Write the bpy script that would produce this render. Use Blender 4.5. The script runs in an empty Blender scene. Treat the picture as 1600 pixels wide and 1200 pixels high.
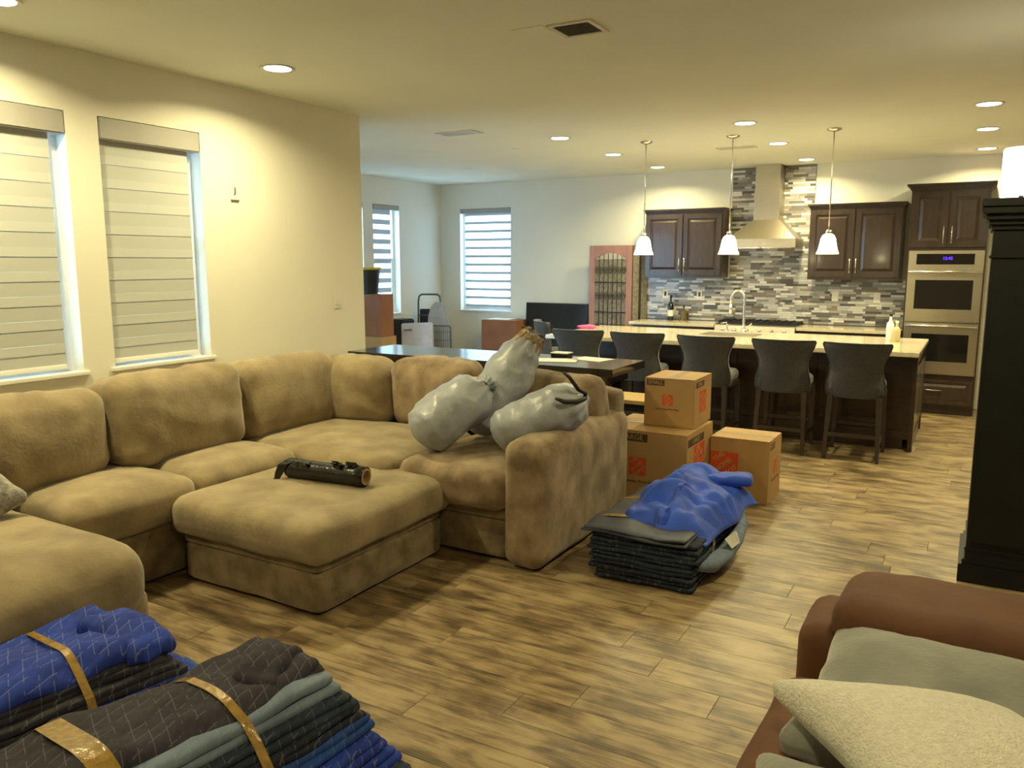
import bpy, bmesh, math, random
from mathutils import Vector, Matrix, noise
random.seed(7)
PI = math.pi
SC = bpy.context.scene
COL = SC.collection

# ------------------------------------------------------------------ camera, world, exposure
FPX, YAW, PITCH, CAMH = 1256.0, 29.96, 8.62, 1.70
cam_d = bpy.data.cameras.new('camera'); cam = bpy.data.objects.new('camera', cam_d); COL.objects.link(cam)
cam_d.sensor_fit = 'HORIZONTAL'; cam_d.sensor_width = 36.0; cam_d.lens = 36.0 * FPX / 1600.0
cam_d.clip_start = 0.05; cam_d.clip_end = 100
cam.location = (0, 0, CAMH)
cam.rotation_euler = (math.radians(90 - PITCH), 0, math.radians(YAW))
SC.camera = cam

SC.view_settings.view_transform = 'Standard'; SC.view_settings.look = 'None'
SC.view_settings.gamma = 1.0; SC.view_settings.use_curve_mapping = False
SC.view_settings.exposure = 0.0

w = bpy.data.worlds.new('daylight'); SC.world = w; w.use_nodes = True
bg = w.node_tree.nodes['Background']; bg.inputs[0].default_value = (0.52, 0.78, 1.0, 1); bg.inputs[1].default_value = 9.0

WARM = (1.0, 0.86, 0.44)
CEIL = 2.90
CAN_W = 30.0          # power of one ceiling can
PEND_W = 7.0
XL, XF, XR = -4.56, -7.51, 2.60      # living left wall, dining far wall, right wall
YB, YN, YE = 10.75, -2.20, 5.37      # kitchen back wall, wall behind camera, end of living left wall

def area(name, loc, size, power, color, spread=PI, rot=(0, 0, 0), shape='DISK', size_y=None, portal=False):
    d = bpy.data.lights.new(name, 'AREA'); d.shape = shape; d.size = size
    if size_y: d.size_y = size_y
    d.energy = power; d.color = color; d.spread = spread
    if portal: d.cycles.is_portal = True
    o = bpy.data.objects.new(name, d); COL.objects.link(o); o.location = loc; o.rotation_euler = rot
    return o

# ------------------------------------------------------------------ helpers
def chain(o):
    m = Matrix.Identity(4)
    while o is not None:
        m = o.matrix_basis @ m; o = o.parent
    return m

def link(name, me, mat, parent=None):
    o = bpy.data.objects.new(name, me); COL.objects.link(o)
    if mat is not None and not me.materials: me.materials.append(mat)
    if parent is not None: o.parent = parent
    return o

def obj(name, bm, mat, parent=None, smooth=False, world=True, bev=0.0, flat_angle=None):
    """world=True: the mesh is given in world coordinates and is moved into the parent's space"""
    if bev: 
        bmesh.ops.bevel(bm, geom=[e for e in bm.edges], offset=bev, segments=1, affect='EDGES', clamp_overlap=True)
    if parent is not None and world:
        bm.transform(chain(parent).inverted())
    bmesh.ops.recalc_face_normals(bm, faces=bm.faces)
    me = bpy.data.meshes.new(name); bm.to_mesh(me); bm.free()
    if smooth:
        for p in me.polygons: p.use_smooth = True
    o = link(name, me, mat, parent)
    if smooth and flat_angle:
        try: me.set_sharp_from_angle(angle=math.radians(flat_angle))
        except Exception: pass
    return o

def thing(name, label, cat, loc=(0, 0, 0), rotz=0.0, group=None, kind=None):
    o = bpy.data.objects.new(name, None); COL.objects.link(o); o.empty_display_size = 0.1
    o.location = loc; o.rotation_euler = (0, 0, rotz)
    if label: o['label'] = label
    if cat: o['category'] = cat
    if group: o['group'] = group
    if kind: o['kind'] = kind
    return o

def tag(o, label, cat, group=None, kind=None):
    if label: o['label'] = label
    if cat: o['category'] = cat
    if group: o['group'] = group
    if kind: o['kind'] = kind
    return o

def struct(name, bm, mat, parent=None, **k):
    o = obj(name, bm, mat, parent, **k)
    if parent is None: o['kind'] = 'structure'
    return o

def NB(): return bmesh.new()

def box(bm, x0, x1, y0, y1, z0, z1, bev=0.0, mtx=None):
    x0, x1 = min(x0, x1), max(x0, x1); y0, y1 = min(y0, y1), max(y0, y1); z0, z1 = min(z0, z1), max(z0, z1)
    vs = [bm.verts.new((x, y, z)) for x in (x0, x1) for y in (y0, y1) for z in (z0, z1)]
    if mtx is not None:
        for v in vs: v.co = mtx @ v.co
    idx = [(0, 1, 3, 2), (4, 6, 7, 5), (0, 4, 5, 1), (2, 3, 7, 6), (0, 2, 6, 4), (1, 5, 7, 3)]
    fs = [bm.faces.new([vs[i] for i in f]) for f in idx]
    if bev:
        es = list({e for f in fs for e in f.edges})
        bmesh.ops.bevel(bm, geom=es, offset=bev, segments=2, affect='EDGES', clamp_overlap=True)
    return fs

def tube(bm, pts, r, n=10, closed=False, caps=True):
    pts = [Vector(p) for p in pts]; m = len(pts)
    rs = r if isinstance(r, (list, tuple)) else [r] * m
    rings = []; prev = None
    for i, p in enumerate(pts):
        if closed: t = (pts[(i + 1) % m] - pts[i - 1]).normalized()
        elif i == 0: t = (pts[1] - pts[0]).normalized()
        elif i == m - 1: t = (pts[-1] - pts[-2]).normalized()
        else: t = ((pts[i + 1] - p).normalized() + (p - pts[i - 1]).normalized()).normalized()
        if prev is None:
            a = Vector((0, 0, 1)) if abs(t.z) < 0.9 else Vector((1, 0, 0))
            u = t.cross(a).normalized()
        else:
            u = (prev - t * prev.dot(t)).normalized()
        prev = u; v = t.cross(u)
        rings.append([bm.verts.new(p + (u * math.cos(2 * PI * k / n) + v * math.sin(2 * PI * k / n)) * rs[i]) for k in range(n)])
    for i in range(m - (0 if closed else 1)):
        a, b = rings[i], rings[(i + 1) % m]
        for k in range(n): bm.faces.new((a[k], a[(k + 1) % n], b[(k + 1) % n], b[k]))
    if caps and not closed:
        bm.faces.new(rings[0][::-1]); bm.faces.new(rings[-1])

def lathe(bm, prof, n=24, c=(0, 0, 0), mtx=None, cap=True):
    rings = []
    for (r, z) in prof:
        ring = []
        for k in range(n):
            a = 2 * PI * k / n
            co = Vector((c[0] + r * math.cos(a), c[1] + r * math.sin(a), c[2] + z))
            if mtx is not None: co = mtx @ co
            ring.append(bm.verts.new(co))
        rings.append(ring)
    for a, b in zip(rings, rings[1:]):
        for k in range(n): bm.faces.new((a[k], a[(k + 1) % n], b[(k + 1) % n], b[k]))
    if cap:
        bm.faces.new(rings[0][::-1]); bm.faces.new(rings[-1])

def prism(bm, poly, axis, a0, a1):
    """extrude a 2-D polygon along axis 'x','y' or 'z'"""
    def P(p, a):
        return {'x': (a, p[0], p[1]), 'y': (p[0], a, p[1]), 'z': (p[0], p[1], a)}[axis]
    A = [bm.verts.new(P(p, a0)) for p in poly]; B = [bm.verts.new(P(p, a1)) for p in poly]
    bm.faces.new(A); bm.faces.new(B[::-1]); n = len(poly)
    for i in range(n): bm.faces.new((A[i], B[i], B[(i + 1) % n], A[(i + 1) % n]))

def softbox(size, r=0.06, crown=(0, 0, 0), n=14, seed=0.0, wr=0.004, ws=4.0, pillow=0.0, fold=0.0, fdir=(1, 0.4, 0.2), fscale=14.0, bm=None):
    """rounded, puffed and slightly wrinkled block centred at the origin"""
    b2 = bmesh.new(); bmesh.ops.create_cube(b2, size=1.0)
    bmesh.ops.subdivide_edges(b2, edges=b2.edges[:], cuts=n, use_grid_fill=True)
    hx, hy, hz = size[0] / 2, size[1] / 2, size[2] / 2
    r = min(r, hx * .99, hy * .99, hz * .99)
    sd = Vector((seed * 3.1, seed * 1.7, seed * 5.3)); fd = Vector(fdir).normalized()
    for v in b2.verts:
        c = v.co.copy()
        # push grid lines towards the rounded borders so that the rounding is smooth
        def warp(q): 
            s = 2 * q; return math.copysign(abs(s) ** 0.85, s)
        p = Vector((warp(c.x) * hx, warp(c.y) * hy, warp(c.z) * hz))
        q = Vector((max(-hx + r, min(hx - r, p.x)), max(-hy + r, min(hy - r, p.y)), max(-hz + r, min(hz - r, p.z))))
        d = p - q
        nrm = d.normalized() if d.length > 1e-6 else Vector((0, 0, 1))
        p = q + nrm * r
        u, vv, ww = p.x / hx, p.y / hy, p.z / hz
        p.x += math.copysign(crown[0], u) * abs(u) * max(0, 1 - vv * vv) * max(0, 1 - ww * ww)
        p.y += math.copysign(crown[1], vv) * abs(vv) * max(0, 1 - u * u) * max(0, 1 - ww * ww)
        p.z += math.copysign(crown[2], ww) * abs(ww) * max(0, 1 - u * u) * max(0, 1 - vv * vv)
        if pillow:
            k = (max(0, 1 - abs(u) ** 3) * max(0, 1 - abs(vv) ** 3)) ** 0.55
            p.z *= (1 - pillow) + pillow * k
            p.x *= 1 - 0.09 * (1 - vv * vv); p.y *= 1 - 0.09 * (1 - u * u)
        w_ = noise.noise_vector(p * ws + sd) * wr + noise.noise_vector(p * ws * 2.7 + sd) * wr * .45
        p += w_
        if fold:
            s = noise.noise(Vector((p.dot(fd) * fscale, 0, 0)) + p * 2.2 + sd)
            p += nrm * fold * (1 - abs(s) * 2.4)
        v.co = p
    if bm is None: return b2
    me = bpy.data.meshes.new('tmp'); b2.to_mesh(me); b2.free(); bm.from_mesh(me); bpy.data.meshes.remove(me)
    return bm

def place(bm, loc, rot=(0, 0, 0)):
    from mathutils import Euler
    bm.transform(Matrix.Translation(loc) @ Euler(rot, 'XYZ').to_matrix().to_4x4()); return bm

def strip(bm, pts, wvec, th=0.002):
    """flat band running through pts, with its width along wvec (one vector or one per point)"""
    n = len(pts); pts = [Vector(p) for p in pts]
    W = [Vector(wvec[i]) if isinstance(wvec, list) else Vector(wvec) for i in range(n)]
    rows = []
    for i, p in enumerate(pts):
        t = (pts[min(i + 1, n - 1)] - pts[max(i - 1, 0)]).normalized()
        nn = t.cross(W[i]).normalized() * th / 2
        rows.append([bm.verts.new(p - W[i] / 2 - nn), bm.verts.new(p + W[i] / 2 - nn), bm.verts.new(p + W[i] / 2 + nn), bm.verts.new(p - W[i] / 2 + nn)])
    for a, b in zip(rows, rows[1:]):
        for k in range(4): bm.faces.new((a[k], a[(k + 1) % 4], b[(k + 1) % 4], b[k]))
    bm.faces.new(rows[0][::-1]); bm.faces.new(rows[-1])

def text_mesh(name, s, size, mat, parent, mtx, ext=0.0006, align='CENTER', bold=0.0):
    """flat lettering; mtx puts the text (its own x right, y up, z out) in WORLD space"""
    cu = bpy.data.curves.new(name, 'FONT'); cu.body = s; cu.size = size; cu.align_x = align; cu.align_y = 'CENTER'
    cu.extrude = ext; cu.offset = bold; cu.resolution_u = 2
    t = bpy.data.objects.new(name, cu)
    me = bpy.data.meshes.new_from_object(t); me.name = name
    bpy.data.objects.remove(t); bpy.data.curves.remove(cu)
    me.transform(mtx)
    if parent is not None: me.transform(chain(parent).inverted())
    me.materials.clear()
    return link(name, me, mat, parent)

def facing(loc, right, up):
    """matrix with x=right, y=up, z=right x up at loc"""
    R = Vector(right).normalized(); U = Vector(up).normalized(); N = R.cross(U)
    m = Matrix((( R.x, U.x, N.x, loc[0]), (R.y, U.y, N.y, loc[1]), (R.z, U.z, N.z, loc[2]), (0, 0, 0, 1)))
    return m

def copy_tree(o, parent=None):
    c = o.copy(); COL.objects.link(c); c.parent = parent
    for ch in list(o.children): copy_tree(ch, c)
    return c

# ------------------------------------------------------------------ materials
def newmat(name):
    m = bpy.data.materials.new(name); m.use_nodes = True
    nt = m.node_tree; b = nt.nodes['Principled BSDF']
    return m, nt, b

def N(nt, t, **k):
    n = nt.nodes.new(t)
    for a, v in k.items(): setattr(n, a, v)
    return n

def rgb(c): return (c[0], c[1], c[2], 1.0)

def mat(name, col, rough=0.6, metal=0.0, var=0.08, scale=8.0, bump=0.0, bscale=60.0, spec=None, coat=0.0, sheen=0.0, stretch=None, col2=None, trans=0.0):
    """base colour with procedural mottling, optional second colour and bump"""
    m, nt, b = newmat(name)
    b.inputs['Roughness'].default_value = rough; b.inputs['Metallic'].default_value = metal
    if spec is not None: b.inputs['Specular IOR Level'].default_value = spec
    if coat: b.inputs['Coat Weight'].default_value = coat; b.inputs['Coat Roughness'].default_value = 0.12
    if sheen: b.inputs['Sheen Weight'].default_value = sheen; b.inputs['Sheen Roughness'].default_value = 0.5
    tc = N(nt, 'ShaderNodeNewGeometry'); mp = N(nt, 'ShaderNodeMapping')
    nt.links.new(tc.outputs['Position'], mp.inputs[0])
    if stretch: mp.inputs['Scale'].default_value = stretch
    nz = N(nt, 'ShaderNodeTexNoise'); nz.inputs['Scale'].default_value = scale; nz.inputs['Detail'].default_value = 4
    nt.links.new(mp.outputs[0], nz.inputs['Vector'])
    rp = N(nt, 'ShaderNodeValToRGB')
    c2 = col2 if col2 else tuple(max(0, x * (1 - var)) for x in col)
    c1 = col if col2 else tuple(min(1, x * (1 + var)) for x in col)
    rp.color_ramp.elements[0].position = 0.35; rp.color_ramp.elements[0].color = rgb(c2)
    rp.color_ramp.elements[1].position = 0.65; rp.color_ramp.elements[1].color = rgb(c1)
    nt.links.new(nz.outputs['Fac'], rp.inputs[0]); nt.links.new(rp.outputs[0], b.inputs['Base Color'])
    if bump:
        n2 = N(nt, 'ShaderNodeTexNoise'); n2.inputs['Scale'].default_value = bscale; n2.inputs['Detail'].default_value = 3
        nt.links.new(mp.outputs[0], n2.inputs['Vector'])
        bp = N(nt, 'ShaderNodeBump'); bp.inputs['Strength'].default_value = bump; bp.inputs['Distance'].default_value = 0.01
        nt.links.new(n2.outputs['Fac'], bp.inputs['Height']); nt.links.new(bp.outputs[0], b.inputs['Normal'])
    return m

def emit(name, col, strength):
    m = bpy.data.materials.new(name); m.use_nodes = True; nt = m.node_tree
    nt.nodes.remove(nt.nodes['Principled BSDF'])
    e = N(nt, 'ShaderNodeEmission'); e.inputs[0].default_value = rgb(col); e.inputs[1].default_value = strength
    nt.links.new(e.outputs[0], nt.nodes['Material Output'].inputs[0]); return m

def fabric_thru(name, col, transl, transp):
    """thin blind fabric: diffuse, translucent and partly see-through weave"""
    m = bpy.data.materials.new(name); m.use_nodes = True; nt = m.node_tree
    nt.nodes.remove(nt.nodes['Principled BSDF'])
    d = N(nt, 'ShaderNodeBsdfDiffuse'); d.inputs[0].default_value = rgb(col)
    t = N(nt, 'ShaderNodeBsdfTranslucent'); t.inputs[0].default_value = rgb(col)
    tr = N(nt, 'ShaderNodeBsdfTransparent')
    m1 = N(nt, 'ShaderNodeMixShader'); m1.inputs[0].default_value = transl
    m2 = N(nt, 'ShaderNodeMixShader'); m2.inputs[0].default_value = transp
    nt.links.new(d.outputs[0], m1.inputs[1]); nt.links.new(t.outputs[0], m1.inputs[2])
    nt.links.new(m1.outputs[0], m2.inputs[1]); nt.links.new(tr.outputs[0], m2.inputs[2])
    nt.links.new(m2.outputs[0], nt.nodes['Material Output'].inputs[0]); return m

def glass_pane(name):
    m = bpy.data.materials.new(name); m.use_nodes = True; nt = m.node_tree
    nt.nodes.remove(nt.nodes['Principled BSDF'])
    g = N(nt, 'ShaderNodeBsdfGlossy'); g.inputs['Roughness'].default_value = 0.02
    t = N(nt, 'ShaderNodeBsdfTransparent'); t.inputs[0].default_value = (0.95, 0.98, 1, 1)
    mx = N(nt, 'ShaderNodeMixShader'); mx.inputs[0].default_value = 0.07
    nt.links.new(t.outputs[0], mx.inputs[1]); nt.links.new(g.outputs[0], mx.inputs[2])
    nt.links.new(mx.outputs[0], nt.nodes['Material Output'].inputs[0]); return m

def floor_mat():
    m, nt, b = newmat('rustic_plank_wood')
    b.inputs['Roughness'].default_value = 0.38
    g = N(nt, 'ShaderNodeNewGeometry'); oi = N(nt, 'ShaderNodeObjectInfo')
    # one random number per plank: object random for single planks, island random for the joined ones
    add = N(nt, 'ShaderNodeMath', operation='ADD'); nt.links.new(oi.outputs['Random'], add.inputs[0]); nt.links.new(g.outputs['Random Per Island'], add.inputs[1])
    fr = N(nt, 'ShaderNodeMath', operation='FRACT'); nt.links.new(add.outputs[0], fr.inputs[0])
    mul = N(nt, 'ShaderNodeVectorMath', operation='SCALE'); mul.inputs[0].default_value = (37.0, 13.0, 5.0); nt.links.new(fr.outputs[0], mul.inputs['Scale'])
    ad = N(nt, 'ShaderNodeVectorMath', operation='ADD'); nt.links.new(g.outputs['Position'], ad.inputs[0]); nt.links.new(mul.outputs[0], ad.inputs[1])
    def nz(sc, stretch, det=5, dist=0.0):
        mp = N(nt, 'ShaderNodeMapping'); mp.inputs['Scale'].default_value = stretch; nt.links.new(ad.outputs[0], mp.inputs[0])
        n = N(nt, 'ShaderNodeTexNoise'); n.inputs['Scale'].default_value = sc; n.inputs['Detail'].default_value = det; n.inputs['Distortion'].default_value = dist
        nt.links.new(mp.outputs[0], n.inputs['Vector']); return n
    streak = nz(3.0, (1.0, 9.0, 1.0), 5, 0.6); blot = nz(4.2, (1.0, 1.7, 1.0), 4, 0.5); grain = nz(9.0, (1.0, 22.0, 1.0), 3)
    # tone = weighted sum
    def mad(a, k, c):
        n = N(nt, 'ShaderNodeMath', operation='MULTIPLY_ADD'); nt.links.new(a, n.inputs[0]); n.inputs[1].default_value = k
        if hasattr(c, 'is_linked') or not isinstance(c, (int, float)): nt.links.new(c, n.inputs[2])
        else: n.inputs[2].default_value = c
        return n.outputs[0]
    t = mad(streak.outputs['Fac'], 0.80, -0.42); t = mad(blot.outputs['Fac'], 1.0, t); t = mad(grain.outputs['Fac'], 0.35, t); t = mad(fr.outputs[0], 0.07, t)
    sub = N(nt, 'ShaderNodeMath', operation='SUBTRACT'); nt.links.new(t, sub.inputs[0]); sub.inputs[1].default_value = 0.235
    rp = N(nt, 'ShaderNodeValToRGB'); cr = rp.color_ramp
    cr.elements[0].position = 0.17; cr.elements[0].color = rgb((0.065, 0.046, 0.024))
    cr.elements[1].position = 0.86; cr.elements[1].color = rgb((0.44, 0.34, 0.195))
    e = cr.elements.new(0.36); e.color = rgb((0.175, 0.118, 0.064))
    e = cr.elements.new(0.56); e.color = rgb((0.33, 0.245, 0.135))
    nt.links.new(sub.outputs[0], rp.inputs[0]); nt.links.new(rp.outputs[0], b.inputs['Base Color'])
    bp = N(nt, 'ShaderNodeBump'); bp.inputs['Strength'].default_value = 0.15; bp.inputs['Distance'].default_value = 0.004
    nt.links.new(grain.outputs['Fac'], bp.inputs['Height']); nt.links.new(bp.outputs[0], b.inputs['Normal'])
    return m

def tile_mat():
    m, nt, b = newmat('glass_stone_mosaic')
    g = N(nt, 'ShaderNodeNewGeometry'); oi = N(nt, 'ShaderNodeObjectInfo')
    add = N(nt, 'ShaderNodeMath', operation='ADD'); nt.links.new(oi.outputs['Random'], add.inputs[0]); nt.links.new(g.outputs['Random Per Island'], add.inputs[1])
    fr = N(nt, 'ShaderNodeMath', operation='FRACT'); nt.links.new(add.outputs[0], fr.inputs[0])
    rp = N(nt, 'ShaderNodeValToRGB'); cr = rp.color_ramp; cr.interpolation = 'CONSTANT'
    cols = [(0.75, 0.74, 0.72), (0.30, 0.30, 0.31), (0.16, 0.155, 0.16), (0.50, 0.50, 0.52), (0.25, 0.215, 0.19), (0.62, 0.62, 0.63), (0.40, 0.39, 0.39), (0.10, 0.095, 0.10)]
    cr.elements[0].color = rgb(cols[0]); cr.elements[1].position = 1 / 8; cr.elements[1].color = rgb(cols[1])
    for i in range(2, 8): e = cr.elements.new(i / 8); e.color = rgb(cols[i])
    nt.links.new(fr.outputs[0], rp.inputs[0]); nt.links.new(rp.outputs[0], b.inputs['Base Color'])
    b.inputs['Roughness'].default_value = 0.22
    return m

def quilt_mat(name, col, col2, thread=(0.40, 0.45, 0.6), s=7.5, amt=0.28):
    """padded moving-blanket cloth with zigzag quilting stitches"""
    m, nt, b = newmat(name); b.inputs['Roughness'].default_value = 0.85
    b.inputs['Sheen Weight'].default_value = 0.0
    tc = N(nt, 'ShaderNodeTexCoord')
    nz = N(nt, 'ShaderNodeTexNoise'); nz.inputs['Scale'].default_value = 5; nt.links.new(tc.outputs['Object'], nz.inputs['Vector'])
    rp = N(nt, 'ShaderNodeValToRGB'); rp.color_ramp.elements[0].position = .35; rp.color_ramp.elements[0].color = rgb(col2)
    rp.color_ramp.elements[1].position = .65; rp.color_ramp.elements[1].color = rgb(col); nt.links.new(nz.outputs['Fac'], rp.inputs[0])
    def lines(rot):
        mp = N(nt, 'ShaderNodeMapping'); mp.inputs['Rotation'].default_value = (0, 0, rot); nt.links.new(tc.outputs['Object'], mp.inputs[0])
        wv = N(nt, 'ShaderNodeTexWave'); wv.bands_direction = 'X'; wv.inputs['Scale'].default_value = s; wv.inputs['Distortion'].default_value = 0.35; wv.inputs['Detail Scale'].default_value = 2
        nt.links.new(mp.outputs[0], wv.inputs['Vector'])
        r = N(nt, 'ShaderNodeMath', operation='GREATER_THAN'); r.inputs[1].default_value = 0.99; nt.links.new(wv.outputs['Fac'], r.inputs[0]); return wv, r
    w1, r1 = lines(0.35); w2, r2 = lines(1.25)
    # stitches are dashed: a fine noise breaks the lines
    nd = N(nt, 'ShaderNodeTexNoise'); nd.inputs['Scale'].default_value = 22; nt.links.new(tc.outputs['Object'], nd.inputs['Vector'])
    gt = N(nt, 'ShaderNodeMath', operation='GREATER_THAN'); gt.inputs[1].default_value = 0.47; nt.links.new(nd.outputs['Fac'], gt.inputs[0])
    mx = N(nt, 'ShaderNodeMath', operation='MAXIMUM'); nt.links.new(r1.outputs[0], mx.inputs[0]); nt.links.new(r2.outputs[0], mx.inputs[1])
    ml = N(nt, 'ShaderNodeMath', operation='MULTIPLY'); nt.links.new(mx.outputs[0], ml.inputs[0]); nt.links.new(gt.outputs[0], ml.inputs[1])
    m3 = N(nt, 'ShaderNodeMath', operation='MULTIPLY'); nt.links.new(ml.outputs[0], m3.inputs[0]); m3.inputs[1].default_value = amt
    mc = N(nt, 'ShaderNodeMixRGB'); nt.links.new(m3.outputs[0], mc.inputs[0]); nt.links.new(rp.outputs[0], mc.inputs[1]); mc.inputs[2].default_value = rgb(thread)
    nt.links.new(mc.outputs[0], b.inputs['Base Color'])
    mn = N(nt, 'ShaderNodeMath', operation='MAXIMUM'); nt.links.new(w1.outputs['Fac'], mn.inputs[0]); nt.links.new(w2.outputs['Fac'], mn.inputs[1])
    bp = N(nt, 'ShaderNodeBump'); bp.invert = True; bp.inputs['Strength'].default_value = 0.25; bp.inputs['Distance'].default_value = 0.01
    nt.links.new(mn.outputs[0], bp.inputs['Height']); nt.links.new(bp.outputs[0], b.inputs['Normal'])
    return m

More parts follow.
